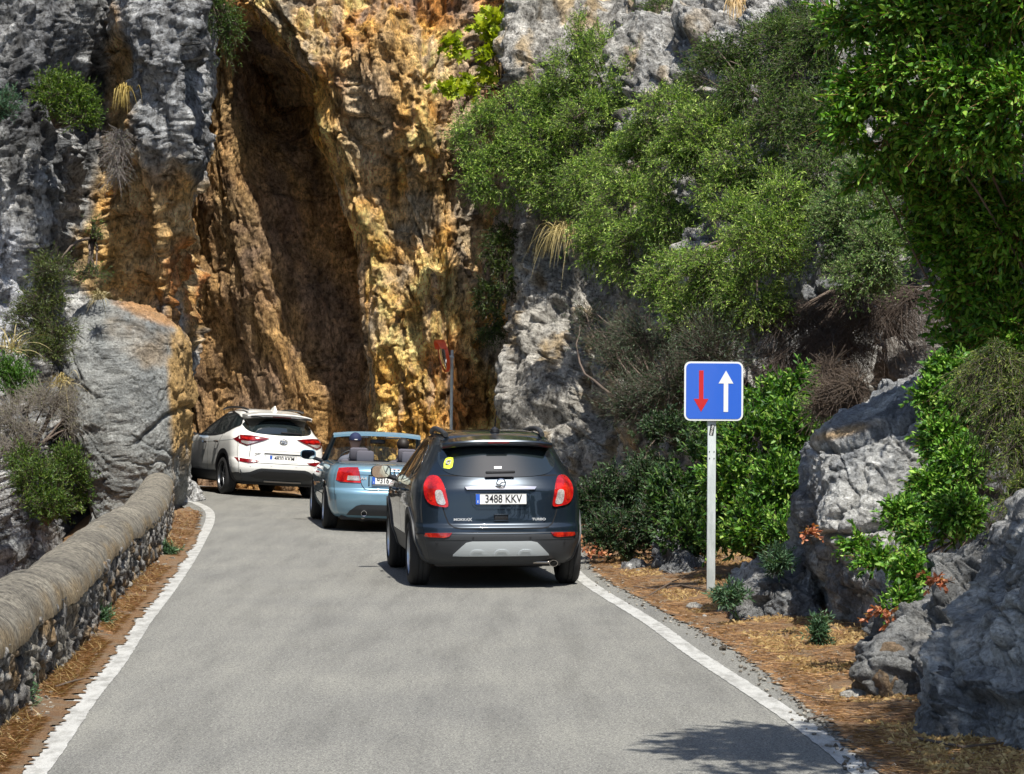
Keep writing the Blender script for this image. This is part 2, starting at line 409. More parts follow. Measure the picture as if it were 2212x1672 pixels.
def verge_left():
    n = 2600; A = by_arc(curve(WB), n); C = by_arc(curve([p for p in LL if p[1] > -7][:-2] ), n)
    # match by Y so rows run straight across
    ys = np.linspace(-4, 41.2, n); ax = np.interp(ys, A[:, 1], A[:, 0]); cC = curve(LL); k = np.argmax(cC[:, 1] > 43.5); k = len(cC) if k == 0 else k
    cx = np.interp(ys, cC[:k, 1], cC[:k, 0]) - .012
    q = np.stack([ys * 0, ys * 2.6, ys * 0], 1)
    saw = ((ys * 1.3 + 2.4 * pnoise(q * .5 + 7)) % 1.0) * np.clip(.55 + 1.1 * pnoise(q * .35 + 3), .1, 1.2)
    cx = cx - .11 * saw + .04 * fbm(q * 3, 4) - .02
    cx -= np.where(ys > 33, .12 * smooth((ys - 33) / 5), 0) * (1 + fbm(q * .8, 2))
    cols = 10; V = np.empty((n, cols, 3))
    for j in range(cols):
        t = j / (cols - 1); V[:, j, 0] = (ax - .1) * (1 - t) + cx * t; V[:, j, 1] = ys
        V[:, j, 2] = .011 + .05 * (1 - t) ** 2 + .012 * pnoise(np.stack([V[:, j, 0] * 9, ys * 9, ys * 0], 1)) * (1 - t)
    tag(mesh('verge', V.reshape(-1, 3), grid_faces(n, cols), M_LIT), kind='structure')
verge_left()
def verge_right():
    n = 1500; B = curve(RE); ys = np.linspace(-4, 46.5, n); ok = B[:, 1] < 47.2; bx = np.interp(ys, B[ok][:, 1], B[ok][:, 0])
    q = np.stack([ys * 0 + 3, ys * 2.2, ys * 0], 1)
    bx = bx + .07 * fbm(q * 2, 5) - .04
    ox = np.interp(ys, [-4, 8, 14, 20, 28, 36, 47], [7, 7, 6.5, 6, 5.5, 4, 1.5]); cols = 60; V = np.empty((n, cols, 3))
    for j in range(cols):
        t = (j / (cols - 1)) ** 1.5; x = bx * (1 - t) + ox * t; V[:, j, 0] = x; V[:, j, 1] = ys; dd = x - bx
        V[:, j, 2] = height(x, ys) + .009 + .10 * np.clip(dd - .25, 0, 9) + (.03 * fbm(np.stack([x * 3, ys * 3, ys * 0], 1), 4)) * smooth(dd / .5)
    tag(mesh('verge', V.reshape(-1, 3), grid_faces(n, cols), M_LIT), kind='structure')
    return V
VR = verge_right()
def vr_z(x, y):
    i = int(np.clip(np.searchsorted(VR[:, 0, 1], y), 0, len(VR) - 1)); return float(np.interp(x, VR[i, :, 0], VR[i, :, 2]))

def parapet():
    C = by_arc(curve(WB), 1300); root = empty('parapet_wall', (C[-1][0], C[-1][1], 0))
    tag(root, 'low stone parapet wall with rounded cement coping along the left of the road', 'wall')
    o0 = np.array(root.location)
    t = np.gradient(C, axis=0); t /= np.linalg.norm(t, axis=1)[:, None]; nr = np.stack([t[:, 1], -t[:, 0]], 1)
    n = len(C)
    # masonry: road face, then outer face
    zs = np.linspace(-.1, .53, 26); cols = []
    prof = [(0.0, z) for z in zs] + [(-.22, .56), (-.44, .53)] + [(-.44, z) for z in (.2, -.2, -.8, -1.8)]
    V = np.empty((n, len(prof), 3))
    for j, (d, z) in enumerate(prof):
        V[:, j, :2] = C + nr * d; V[:, j, 2] = z
    q = V.reshape(-1, 3); s = np.repeat(np.arange(n) * .037, len(prof))
    d1, d2, idv = worley(np.stack([q[:, 0] * 2, s * 5.2, q[:, 2] * 8.5 + 3], 1) + .45 * np.stack([pnoise(q * 6), pnoise(q * 5 + 9), pnoise(q * 7 + 20)], 1))
    e = smooth((d2 - d1) / .22)
    dd = .03 * e + .045 * idv * e + .03 * ridged(q * 7, 4) - .07 
    msk = np.tile(np.array([1.0] * 26 + [0, 0] + [1.0] * 4), n)
    sign = np.tile(np.array([1.0] * 26 + [0, 0] + [-1.0] * 4), n)
    nn = np.repeat(nr, len(prof), 0); q[:, :2] += nn * (dd * msk * sign)[:, None]
    base = lerp((.075, .073, .073), (.36, .35, .33), idv ** 1.8); base = lerp(base, (.34, .22, .10), smooth((fbm(q * 2.3, 3) - .1) * 3) * .8)
    base = base * (.40 + .60 * e)[:, None]; base = lerp(base, (.36, .33, .27), smooth(fbm(q * 1.4 + 3, 4) * 2.2 - .1) * .6) 
    m = rock_mat('rubble_masonry', 3, (1, 1, .4), .9, .5)
    mesh('masonry', q - o0, grid_faces(n, len(prof)), m, root, tint=base)
    # coping: half round with a rounded end
    k = 26; ang = np.linspace(-.12, math.pi + .12, k); V = np.empty((n + 10, k, 3)); r = .245
    for j, a in enumerate(ang):
        V[:n, j, :2] = C + nr * (-.22 + r * math.cos(a)); V[:n, j, 2] = .50 + (r - .02) * math.sin(a)
    for i in range(10):
        b = (i + 1) / 10 * math.pi / 2; cs = math.cos(b)
        for j, a in enumerate(ang):
            V[n + i, j, :2] = C[-1] + nr[-1] * (-.22 + r * cs * math.cos(a)) + t[-1] * r * math.sin(b) * .9; V[n + i, j, 2] = .50 + (r - .02) * math.sin(a) * max(cs, .05)
    q = V.reshape(-1, 3); q[:, 2] += .035 * fbm(q * 1.3, 3) + .006 * fbm(q * 14, 4); q[:, 0] += .02 * fbm(q * 1.5 + 9, 4)
    s = np.repeat(np.arange(n + 10) * .037, k); jn = np.tile(np.arange(k), n + 10)
    st = fbm(np.stack([s * 22 + jn * .5, s * .3, jn * .06 + .8 * pnoise(q * 1.5)], 1), 4)
    base = lerp((.36, .345, .31), (.07, .067, .063), smooth((st - .02) * 1.5) * .8); base = lerp(base, (.50, .48, .43), smooth((st * -1 - .3) * 2.5) * .8); base = lerp(base, (.16, .155, .145), smooth(fbm(q * 1.2 + 8, 4) * 1.5) * .5)
    edge = smooth((6 - jn) / 5 + fbm(q * 2.5, 3) * .8 - .2); base = lerp(base, (.42, .30, .14), edge * .6)
    base = lerp(base, (.42, .31, .13), smooth((pnoise(q * .9 + 4) - .40) * 6) * .7 * (jn < 12)); base = base * np.array([.80, .76, .68])
    mk = mat('coping_cement', (.3, .3, .3), .9); kk = N(mk); at = kk.n('ShaderNodeAttribute', _attribute_name='tint'); v = kk.coord()
    nz = kk.noise(v, 30, 6, .75); c = kk.mix(1, at.outputs['Color'], kk.ramp(nz, [(.38, (.50, .49, .48)), (.5, (1, 1, 1)), (.64, (1.5, 1.5, 1.48))]), 'MULTIPLY')
    kk.l(c, kk.b.inputs['Base Color']); kk.l(kk.bump(nz, 1.0, .05), kk.b.inputs['Normal'])
    mesh('coping', q - o0, grid_faces(n + 10, k), mk, root, tint=base)
parapet()

# ---- cliffs
GREY = (.27, .28, .285); GLIGHT = (.55, .55, .54); GDARK = (.075, .078, .085); OCH = (.80, .43, .10); OCHL = (.92, .63, .27); RUST = (.50, .20, .06); BROWN = (.16, .095, .05)
def stripes(W, s=1.2):
    return fbm(np.stack([W[:, 0] * 1.6 * s, W[:, 1] * 1.0 * s, W[:, 2] * .22 * s], 1), 4)
def disp_ochre(V):
    lean = V * np.array([1, .7, 1]); lean[:, 0] += lean[:, 2] * .22
    st = np.stack([lean[:, 0], lean[:, 1], lean[:, 2] * .42], 1)
    a = fbm(st * .55, 3)
    f1, e1, i1 = facets(st, .75, .75, .35, .5, 1); f2, e2, i2 = facets(np.stack([lean[:, 0], lean[:, 1], lean[:, 2] * .6], 1), 2.4, .7, .35, .5, 2); f3, e3, i3 = facets(V * np.array([1.1, 1, .5]), 7, .8, .5, .5, 3)
    low = smooth((5.5 - V[:, 2]) / 3) * smooth((V[:, 0] + 3.4) / .6)
    dr = ridged(np.stack([lean[:, 0] * 3.2, lean[:, 1] * 3, lean[:, 2] * .55], 1) + .3 * fbm(V * .9, 3)[:, None], 4)
    c = ridged(V * np.array([5.5, 5, 3]), 4); hole = fbm(V * np.array([2.2, 2.2, 1.3]) + 60, 3); pit = -.30 * smooth((hole - .50) * 5)
    xe = np.interp(V[:, 2], [0, 3.4, 4.7, 6, 7.2, 8.2, 9.2, 10], [-3.1, -3.1, -3.15, -3.6, -4.1, -4.15, -4.8, -5.3]); soft = .42 + .58 * smooth((V[:, 0] - xe) / .3 + .5)
    e = np.minimum(smooth(e1 / .05), smooth(e2 / .07) * .5 + .5)
    return .30 * a + soft * (f1 * .42 + f2 * .75 + .8 * f3) + (.024 + .03 * low) * c * soft + .03 * ridged(V * 2.3 + 70, 3) * soft + .10 * dr * (.25 + .9 * low) + pit * (.3 + .7 * low) - .05 * (1 - e), (a, f2, c * .35, i2, dr, e)
def col_ochre(W, d, aux):
    a, b, c, idv, dr, e = aux
    base = lerp(OCH, OCHL, .5 + .9 * fbm(W * 1.1, 4)); base = lerp(base, (.46, .40, .30), smooth(fbm(W * .6 + 9, 4) * 1.6))
    base = lerp(base, RUST, smooth((fbm(W * .45 + 40, 3) - .25) * 3) * .7)
    base = lerp(base, (.33, .32, .31), smooth((stripes(W) - .22) * 2.6) * .55)
    base = lerp(base, (.07, .06, .055), smooth((stripes(W + 50, 1.7) - .42) * 5) * .6)
    # inside of the hollow: streaky brown, darkened so the colour carries its shade
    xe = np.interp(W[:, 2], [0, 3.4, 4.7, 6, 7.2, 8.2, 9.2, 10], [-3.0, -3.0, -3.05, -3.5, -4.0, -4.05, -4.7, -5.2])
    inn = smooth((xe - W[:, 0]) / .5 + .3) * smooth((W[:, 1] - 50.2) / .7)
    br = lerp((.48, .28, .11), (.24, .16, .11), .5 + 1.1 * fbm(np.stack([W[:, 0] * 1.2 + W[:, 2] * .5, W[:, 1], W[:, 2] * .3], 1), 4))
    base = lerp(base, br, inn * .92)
    lit = spot(W, 500, 380, 45, 330, 52, .16); base = lerp(base, (.50, .34, .15), lit * .6 * smooth(.6 + fbm(W * 1.3, 3)))  # sunlit rib of the hollow, painted paler into the rock
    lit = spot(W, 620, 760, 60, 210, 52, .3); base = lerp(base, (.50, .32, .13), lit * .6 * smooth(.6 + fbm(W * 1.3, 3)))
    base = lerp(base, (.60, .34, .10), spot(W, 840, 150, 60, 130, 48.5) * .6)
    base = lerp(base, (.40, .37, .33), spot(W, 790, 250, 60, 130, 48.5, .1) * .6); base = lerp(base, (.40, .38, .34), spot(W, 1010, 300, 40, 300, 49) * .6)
    return base * (.62 + .38 * e + .5 * np.clip(c, -.5, .5))[:, None]
# columns of control points run left to right; the last but three carry the overhanging lip
rows = [
 (-2.0, [(-300, 60), (250, 55.5), (390, 53.2), (500, 52.4), (600, 52.0), (720, 51.8), (790, 51.4), (800, 49.7), (880, 48.9), (970, 48.7), (1060, 49.0), (1150, 48.8), (1500, 47)]),
 (1.9, [(-300, 61), (250, 55.5), (390, 53.2), (480, 52.4), (620, 51.2), (715, 51.4), (792, 51.3), (798, 49.8), (880, 49.0), (970, 48.8), (1060, 49.2), (1150, 48.6), (1500, 47)]),
 (3.4, [(-300, 61), (250, 55.5), (390, 53.2), (450, 52.4), (590, 51.35), (700, 51.6), (793, 51.5), (789, 49.8), (880, 49.1), (970, 48.9), (1060, 49.3), (1150, 48.6), (1500, 47)]),
 (4.7, [(-300, 61), (250, 55.5), (390, 53.2), (430, 52.4), (545, 51.4), (670, 51.7), (791, 51.7), (785, 49.8), (870, 49.2), (965, 49.1), (1060, 49.7), (1150, 48.6), (1500, 47)]),
 (6.0, [(-300, 61), (250, 55.5), (395, 53.2), (425, 52.4), (505, 51.4), (620, 51.9), (745, 51.9), (738, 49.7), (850, 49.3), (955, 49.2), (1060, 49.8), (1150, 48.6), (1500, 47)]),
 (7.2, [(-300, 61), (250, 55.5), (400, 53.2), (430, 52.4), (490, 51.45), (600, 52.3), (697, 52.1), (690, 49.4), (800, 49.0), (930, 48.5), (1050, 49.4), (1150, 48.6), (1500, 47)]),
 (8.2, [(-300, 61), (250, 55.5), (400, 53.2), (430, 52.4), (500, 51.4), (590, 54.2), (690, 52.8), (682, 49.3), (780, 48.9), (910, 48.5), (1050, 49.2), (1150, 48.4), (1500, 47)]),
 (9.1, [(-300, 61), (250, 55.5), (400, 53.2), (430, 52.4), (490, 51.3), (575, 54.4), (620, 52.8), (612, 49.7), (750, 49.1), (900, 48.8), (1050, 49.0), (1150, 48.4), (1500, 47)]),
 (9.9, [(-300, 61), (250, 57), (400, 52.0), (440, 51.4), (480, 50.5), (510, 50.4), (545, 50.2), (565, 49.9), (720, 49.5), (900, 49.1), (1050, 49.0), (1150, 48.4), (1500, 47)]),
 (16, [(-300, 60), (250, 57), (400, 51.5), (440, 50.8), (480, 50.2), (510, 50), (545, 49.8), (565, 49.6), (720, 49.2), (900, 49.2), (1050, 50.2), (1150, 50), (1500, 49)]),
]
rows = [(z, p[::-1]) for z, p in rows][:]
def fix(rows): return [(z, p[::-1]) for z, p in rows]
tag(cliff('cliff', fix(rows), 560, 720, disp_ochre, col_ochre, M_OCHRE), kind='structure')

def disp_grey(V):
    U = V * np.array([1, .6, 1]); lean = U.copy(); lean[:, 0] += lean[:, 2] * .3
    st = np.stack([lean[:, 0], lean[:, 1], lean[:, 2] * .42], 1)
    a = fbm(st * .5 + 3, 3); rough = smooth(.45 + 1.3 * fbm(U * .4 + 30, 2))
    f1, e1, i1 = facets(st, .60, .85, .45, .45, 11); f2, e2, i2 = facets(np.stack([lean[:, 0], lean[:, 1], lean[:, 2] * .6], 1), 1.9, .7, .45, .45, 12); f3, e3, i3 = facets(np.stack([lean[:, 0] * 1.1, V[:, 1] * .8, lean[:, 2] * .5], 1), 6.0, .75, .5, .4, 13)
    run = ridged(np.stack([lean[:, 0] * 3.5, lean[:, 1] * 3, V[:, 2] * .5], 1), 4); c = ridged(U * np.array([6.5, 6, 3.6]), 4)
    e = np.minimum(smooth(e1 / .035), smooth(e2 / .05) * .45 + .55)
    return .30 * a + f1 * .45 + f2 * (.35 + .5 * rough) + f3 * (.3 + .6 * rough) + .045 * run * (1.1 - rough) + .032 * c * (.4 + rough) + .05 * ridged(U * 2.2 + 70, 3) - .09 * (1 - e), (a, f2, c * .25 - .2, i2, run, e)
def col_grey_base(W, aux):
    a, b, c, idv, run, e = aux
    base = lerp(GREY, GLIGHT, .35 + .9 * fbm(W * .9 + 2, 4)); base = lerp(base, GDARK, smooth((stripes(W + 20, 1.1) - .0) * 2.2) * .75)
    base = lerp(base, (.66, .65, .62), smooth((fbm(W * 1.7 + 60, 4) - .35) * 4) * .6)
    return base * (.55 + .45 * e + .5 * np.clip(c, -.5, .5))[:, None]
def col_left(W, d, aux):
    base = col_grey_base(W, aux); n = fbm(W * 1.6 + 5, 4) * .45
    och = lerp(OCH, OCHL, .5 + fbm(W * 1.4, 4))
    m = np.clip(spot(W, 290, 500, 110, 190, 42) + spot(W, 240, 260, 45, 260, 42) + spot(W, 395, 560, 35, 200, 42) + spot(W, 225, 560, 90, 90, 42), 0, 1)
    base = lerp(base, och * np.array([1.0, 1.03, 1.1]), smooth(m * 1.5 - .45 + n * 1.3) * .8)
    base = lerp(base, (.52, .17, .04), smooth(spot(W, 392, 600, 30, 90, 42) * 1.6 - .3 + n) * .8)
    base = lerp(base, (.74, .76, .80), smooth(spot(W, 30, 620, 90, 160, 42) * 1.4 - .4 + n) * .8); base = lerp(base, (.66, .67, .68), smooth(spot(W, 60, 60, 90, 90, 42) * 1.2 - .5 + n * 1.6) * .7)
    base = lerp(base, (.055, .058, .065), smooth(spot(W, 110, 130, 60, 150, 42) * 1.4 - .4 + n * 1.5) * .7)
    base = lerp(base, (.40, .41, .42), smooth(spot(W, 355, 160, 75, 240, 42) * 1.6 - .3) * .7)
    return base
rows = [
 (-6.0, [(-2500, 8), (-1500, 20), (-700, 29), (-250, 33), (-60, 35.5), (60, 38), (180, 40.5), (300, 42), (354, 42), (372, 42.6), (372, 47), (330, 56)]),
 (-.5, [(-2500, 10), (-1500, 22), (-700, 31), (-250, 34.5), (-60, 37), (60, 40), (180, 42.4), (300, 43), (368, 42.6), (386, 43.2), (386, 47), (330, 56)]),
 (1.5, [(-2500, 11), (-1500, 23), (-700, 33), (-250, 36.5), (-60, 39), (60, 41.5), (180, 43), (300, 43.2), (359, 42.5), (378, 43.2), (374, 47), (330, 56)]),
 (3.2, [(-2500, 12), (-1500, 24), (-700, 34), (-250, 38), (-60, 40), (60, 41.8), (180, 43.0), (300, 42.8), (352, 42.2), (368, 43.0), (366, 47), (330, 56)]),
 (4.4, [(-2500, 12), (-1500, 24), (-700, 34.5), (-250, 38.5), (-60, 40.3), (60, 41.2), (170, 42.9), (290, 42.5), (364, 42.0), (382, 42.9), (380, 47), (330, 56)]),
 (5.4, [(-2500, 12), (-1500, 24), (-700, 35), (-250, 38.8), (-60, 40.3), (80, 41.0), (200, 43.0), (300, 42.0), (373, 41.7), (392, 42.6), (388, 47), (330, 56)]),
 (6.2, [(-2500, 12), (-1500, 24), (-700, 35), (-250, 39), (-60, 40.4), (90, 41.2), (220, 43.3), (285, 41.7), (393, 41.2), (420, 42.3), (413, 47), (330, 56)]),
 (7.5, [(-2500, 12), (-1500, 24), (-700, 35), (-250, 39), (-60, 40.6), (100, 41.4), (240, 43.6), (283, 41.5), (403, 40.9), (428, 42.2), (420, 47), (330, 56)]),
 (9.0, [(-2500, 13), (-1500, 25), (-700, 36), (-250, 39.6), (-60, 41.0), (100, 41.7), (245, 43.8), (285, 41.7), (400, 41.0), (424, 42.3), (418, 47), (330, 56)]),
 (15, [(-2500, 18), (-1500, 30), (-700, 40), (-250, 43), (-60, 44), (100, 44.5), (245, 45.8), (285, 44), (393, 43.4), (413, 44.5), (408, 48), (330, 57)]),
]
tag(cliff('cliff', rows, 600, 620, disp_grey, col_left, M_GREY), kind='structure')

def col_right(W, d, aux):
    base = col_grey_base(W, aux); n = fbm(W * 1.6 + 5, 4) * .5
    base = lerp(base, (.52, .49, .43), .35 + .35 * smooth((2.2 - W[:, 0]) / .6))
    och = smooth(stripes(W + 90, 1.3) * 2.2 - .35) * smooth((4.5 - W[:, 0]) / 3)
    base = lerp(base, (.50, .33, .12), och * .6 * smooth((W[:, 1] - 32) / 6))
    return base
rows = [
 (-2.0, [(1180, 57.2), (1107, 52), (1094, 47.5), (1117, 42.6), (1200, 41.3), (1330, 39.6), (1370, 37.5), (1520, 34), (1700, 31), (1900, 29.5), (2150, 27.5), (2500, 23.5), (3300, 17.5), (6000, 9.5)]),
 (0.6, [(1180, 57.4585), (1107, 52), (1096, 47.5), (1119, 42.9585), (1200, 41.7585), (1330, 39.9938), (1372, 37.9), (1520, 34.5), (1700, 31.5), (1900, 30.1), (2150, 28), (2500, 24.1), (3300, 18), (6000, 9.5)]),
 (2.5, [(1180, 58.2769), (1114, 52), (1104, 47.6), (1124, 43.9769), (1205, 42.8769), (1335, 41.2077), (1380, 38.9), (1520, 35.1), (1700, 33.4), (1900, 33), (2150, 30.3), (2500, 24.7), (3300, 18.5), (6000, 10)]),
 (4.0, [(1180, 58.9231), (1130, 52), (1118, 47.7), (1134, 44.8231), (1210, 43.8231), (1340, 43.1), (1390, 39.9), (1520, 35.5), (1700, 33.6), (1900, 33.2), (2150, 30.6), (2500, 25.3), (3300, 19), (6000, 10.5)]),
 (6.0, [(1180, 59.7846), (1140, 51.7846), (1128, 47.8), (1142, 45.9846), (1215, 45.2846), (1340, 43.9), (1400, 41.1), (1540, 38.3), (1700, 35.3), (1900, 33.5), (2150, 31.7), (2500, 26.1), (3300, 19.5), (6000, 11)]),
 (8.0, [(1180, 60), (1132, 52), (1118, 47.2), (1128, 45.5), (1190, 45), (1330, 45.1), (1400, 43.5), (1540, 41.4), (1700, 38.9), (1900, 36.5), (2150, 34.1), (2500, 28.5), (3300, 21.5), (6000, 12.5)]),
 (10.0, [(1180, 60), (1157, 53), (1134, 48.5), (1144, 46.8), (1200, 47.3), (1330, 47.3), (1400, 46.5), (1540, 45.3), (1700, 42.9), (1900, 40.5), (2150, 37.9), (2500, 32.5), (3300, 25.5), (6000, 15.5)]),
 (16, [(1180, 62), (1192, 56), (1182, 54), (1192, 53), (1240, 53.7), (1330, 53.7), (1400, 53.5), (1540, 51.5), (1700, 49.5), (1900, 47.5), (2150, 45.5), (2500, 41.5), (3300, 33.5), (6000, 21.5)]),
]
tag(cliff('cliff', rows, 600, 820, disp_grey, col_right, M_GREY), kind='structure')
# ================================================================== CARS
def paint_mat(name, col, metal=.5, rough=.35, spec=.5):
    m = mat(name, col, rough, metal, 1.0, spec); k = N(m); v = k.coord()
    k.l(k.mix(.25, col, k.ramp(k.noise(v, 5, 5, .6), [(.3, tuple(c * .75 for c in col)), (.7, tuple(min(1, c * 1.12) for c in col))])), k.b.inputs['Base Color'])
    return m
M_DARK = paint_mat('dark_grey_paint', (.013, .023, .036), .5, .30)
M_WHITE = paint_mat('white_paint', (.86, .86, .83), 0, .35)
M_BLUE = paint_mat('light_blue_paint', (.17, .31, .41), .3, .33)
M_PLAST = mat('dark_plastic', (.032, .035, .04), .55)
M_BLACK = mat('black_trim', (.012, .012, .014), .45)
M_GAP = mat('panel_gap', (.006, .006, .007), .9)
M_TYRE = mat('tyre_rubber', (.018, .018, .019), .8)
M_RIM = mat('alloy_rim', (.45, .47, .50), .3, .9)
M_RIMD = mat('dark_alloy_rim', (.16, .165, .175), .35, .9)
M_CHROME = mat('chrome', (.8, .8, .82), .08, 1)
M_SILV = mat('silver_plastic', (.58, .62, .64), .4, .2, .3)
M_RED = mat('red_lamp', (.62, .008, .012), .12, 0, 1)
M_REDD = mat('dark_red_lamp', (.22, .006, .012), .12, 0, 1)
M_REDF = mat('red_reflector', (.5, .01, .01), .15, 0, 1)
M_CLEAR = mat('clear_lamp', (.60, .58, .56), .12, .3, 1)
M_AMB = mat('amber_lamp', (.75, .30, .10), .15, 0, 1)
M_GLASS = mat('tinted_glass', (.012, .018, .02), .02, 0, 1, .8)
M_MIRR = mat('mirror_glass', (.75, .78, .8), .02, 1)
M_PLATE = mat('plate_white', (.78, .78, .76), .35)
M_EU = mat('plate_blue', (.03, .12, .55), .35)
M_INK = mat('plate_ink', (.015, .015, .018), .4)
M_SEAT = mat('grey_seat_cloth', (.10, .095, .115), .85)
M_YEL = mat('yellow_sticker', (.75, .85, .05), .5)
M_LETTER = mat('silver_letters', (.62, .64, .66), .35, .2)
M_STEEL = mat('exhaust_steel', (.42, .38, .34), .3, 1)
def lamp_tex(m, a, b, sc=60):
    k = N(m); v = k.coord(); vo = k.n('ShaderNodeTexVoronoi', Scale=sc); k.l(v, vo.inputs['Vector']); n = k.noise(v, 9, 3, .5)
    c = k.mix(.55, k.ramp(n, [(.35, a), (.65, b)]), k.ramp(vo.outputs['Distance'], [(.1, (1, 1, 1)), (.6, (.35, .3, .3))]), 'MULTIPLY'); k.l(c, k.b.inputs['Base Color'])
lamp_tex(M_RED, (.30, .004, .008), (.75, .02, .012)); lamp_tex(M_REDD, (.10, .004, .008), (.32, .008, .014)); lamp_tex(M_REDF, (.22, .004, .006), (.62, .03, .01)); lamp_tex(M_CLEAR, (.35, .33, .32), (.75, .72, .68))
def clear_glass():
    m = mat('windscreen_glass', (.9, .95, .95), .0); k = N(m); t = k.n('ShaderNodeBsdfTransparent'); t.inputs[0].default_value = (.80, .84, .82, 1)
    g = k.n('ShaderNodeBsdfGlossy', Roughness=.02); mx = k.n('ShaderNodeMixShader', Fac=.07)
    k.l(t.outputs[0], mx.inputs[1]); k.l(g.outputs[0], mx.inputs[2]); k.l(mx.outputs[0], m.node_tree.nodes['Material Output'].inputs[0]); return m
M_WIND = clear_glass()

def pchip(x, y, xn):
    x = np.asarray(x, float); y = np.asarray(y, float); h = np.diff(x); d = np.diff(y) / h; m = np.zeros(len(x))
    for i in range(1, len(x) - 1):
        if d[i - 1] * d[i] > 0:
            w1 = 2 * h[i] + h[i - 1]; w2 = h[i] + 2 * h[i - 1]; m[i] = (w1 + w2) / (w1 / d[i - 1] + w2 / d[i])
    m[0] = d[0]; m[-1] = d[-1]
    i = np.clip(np.searchsorted(x, xn) - 1, 0, len(x) - 2); t = (xn - x[i]) / h[i]
    return (2 * t ** 3 - 3 * t ** 2 + 1) * y[i] + (t ** 3 - 2 * t ** 2 + t) * h[i] * m[i] + (-2 * t ** 3 + 3 * t ** 2) * y[i + 1] + (t ** 3 - t ** 2) * h[i] * m[i + 1]
class Car:
    # rows: z, half width, rear y, front y, rear corner length, front corner length.  y runs forward, 0 = rear bumper
    def __init__(s, root, rows, n_row=80, pr=2.6, pf=2.6, bulge=0.0):
        s.root = root; A = np.array(rows, float)
        d = np.abs(np.diff(A[:, [0, 1, 2, 3]], axis=0)).sum(1) ** .7 + .03; t = np.concatenate([[0], np.cumsum(d)]); tn = np.sort(np.concatenate([np.linspace(0, t[-1], n_row), t[1:-1]]))
        Q = np.stack([pchip(t, A[:, c], tn) for c in range(6)], 1)
        q = 26; ss = 18; pts = []
        for z, w, yr, yf, cr, cf in Q:
            T = np.linspace(0, math.pi / 2, q)
            xr = w * np.sin(T) ** (2 / pr); yy = yr + cr * (1 - np.cos(T) ** (2 / pr))
            T2 = T[::-1]; xf = w * np.sin(T2) ** (2 / pf); yf_ = yf - cf * (1 - np.cos(T2) ** (2 / pf))
            mid = np.linspace(yr + cr, yf - cf, ss + 2)[1:-1]
            xs = np.concatenate([xr, np.full(ss, w), xf]); ys = np.concatenate([yy, mid, yf_])
            # slight barrel of the flank
            xs = xs * (1 - .035 * ((ys - (yr + yf) / 2) / ((yf - yr) / 2)) ** 2 * (xs > w * .9))
            X = np.concatenate([xs, -xs[-2:0:-1]]); Y = np.concatenate([ys, ys[-2:0:-1]])
            pts.append(np.stack([X, Y, np.full(len(X), z)], 1))
        s.V = np.array(pts); s.z = Q[:, 0]; nr, nc = s.V.shape[:2]; s.nc = nc
        V = s.V.reshape(-1, 3); f = [tuple(int(a) for a in q) for q in grid_faces(nr, nc, True)]
        f.append(tuple(range(nc))[::-1]); f.append(tuple((nr - 1) * nc + i for i in range(nc)))
        s.verts = V; s.faces = f
        s.bvh = BVHTree.FromPolygons([Vector(v) for v in V], f)
    def shell(s, m, cut=[], name='body', split=None, m2=None):
        o = mesh(name, s.verts, s.faces, [m, M_BLACK], s.root)
        bm = bmesh.new(); bm.from_mesh(o.data); bmesh.ops.recalc_face_normals(bm, faces=bm.faces[:]); bm.to_mesh(o.data); bm.free()
        for mb in cut:
            c = mb.build('cutter', M_BLACK); md = o.modifiers.new('b', 'BOOLEAN'); md.operation = 'DIFFERENCE'; md.object = c; md.solver = 'EXACT'; c.parent = s.root
            bpy.context.view_layer.update()
            me = bpy.data.meshes.new_from_object(o.evaluated_get(bpy.context.evaluated_depsgraph_get())); o.modifiers.clear(); old = o.data; o.data = me; bpy.data.meshes.remove(old)
            bpy.data.objects.remove(c)
        me = o.data; me.set_sharp_from_angle(angle=R(50))
        if split is not None:
            bm = bmesh.new(); bm.from_mesh(me)
            low = [f for f in bm.faces if f.calc_center_median().z < split]
            b2 = bm.copy(); idx = {f.index for f in low}
            bmesh.ops.delete(bm, geom=low, context='FACES'); bm.to_mesh(me)
            b2.faces.ensure_lookup_table(); bmesh.ops.delete(b2, geom=[f for f in b2.faces if f.index not in idx], context='FACES')
            for f in b2.faces:
                if f.material_index == 0: f.material_index = 0
            n = bpy.data.meshes.new('cladding'); b2.to_mesh(n); n.materials.append(m2); n.materials.append(M_BLACK); n.set_sharp_from_angle(angle=R(50))
            for p in n.polygons: p.use_smooth = True
            link('cladding', n, s.root); bm.free(); b2.free()
        s.body = o; return o
    def hit(s, u, v, axis, side=1):
        if axis == 'r': o, d = Vector((u, -4, v)), Vector((0, 1, 0))
        elif axis == 's': o, d = Vector((4 * side, u, v)), Vector((-side, 0, 0))
        else: o, d = Vector((u, v, 5)), Vector((0, 0, -1))
        h = s.bvh.ray_cast(o, d)
        if h[0] is None:
            h = s.bvh.find_nearest(o + d * 4)
        return h[0], -d
    def patch(s, name, out, m, axis='r', side=1, off=.006, depth=.02, res=.03, sm=True, parent=None, rough=0):
        P_ = np.array(out, float)
        if sm:                                        # rounded outline
            Q = np.concatenate([P_, P_, P_]); k = len(P_); C = catmull(Q, (3 * k - 1) * 8 + 1)[k * 8: 2 * k * 8]
        else: C = P_
        C2 = np.concatenate([C, C[:1]]); L = np.linalg.norm(np.diff(C2, axis=0), axis=1); ring = []
        for i in range(len(C)):
            n = max(1, int(math.ceil(L[i] / res)))
            if sm and ring and np.linalg.norm(C[i] - ring[-1]) < res * .35: continue
            for j in range(n): ring.append(C[i] + (C2[i + 1] - C[i]) * j / n)
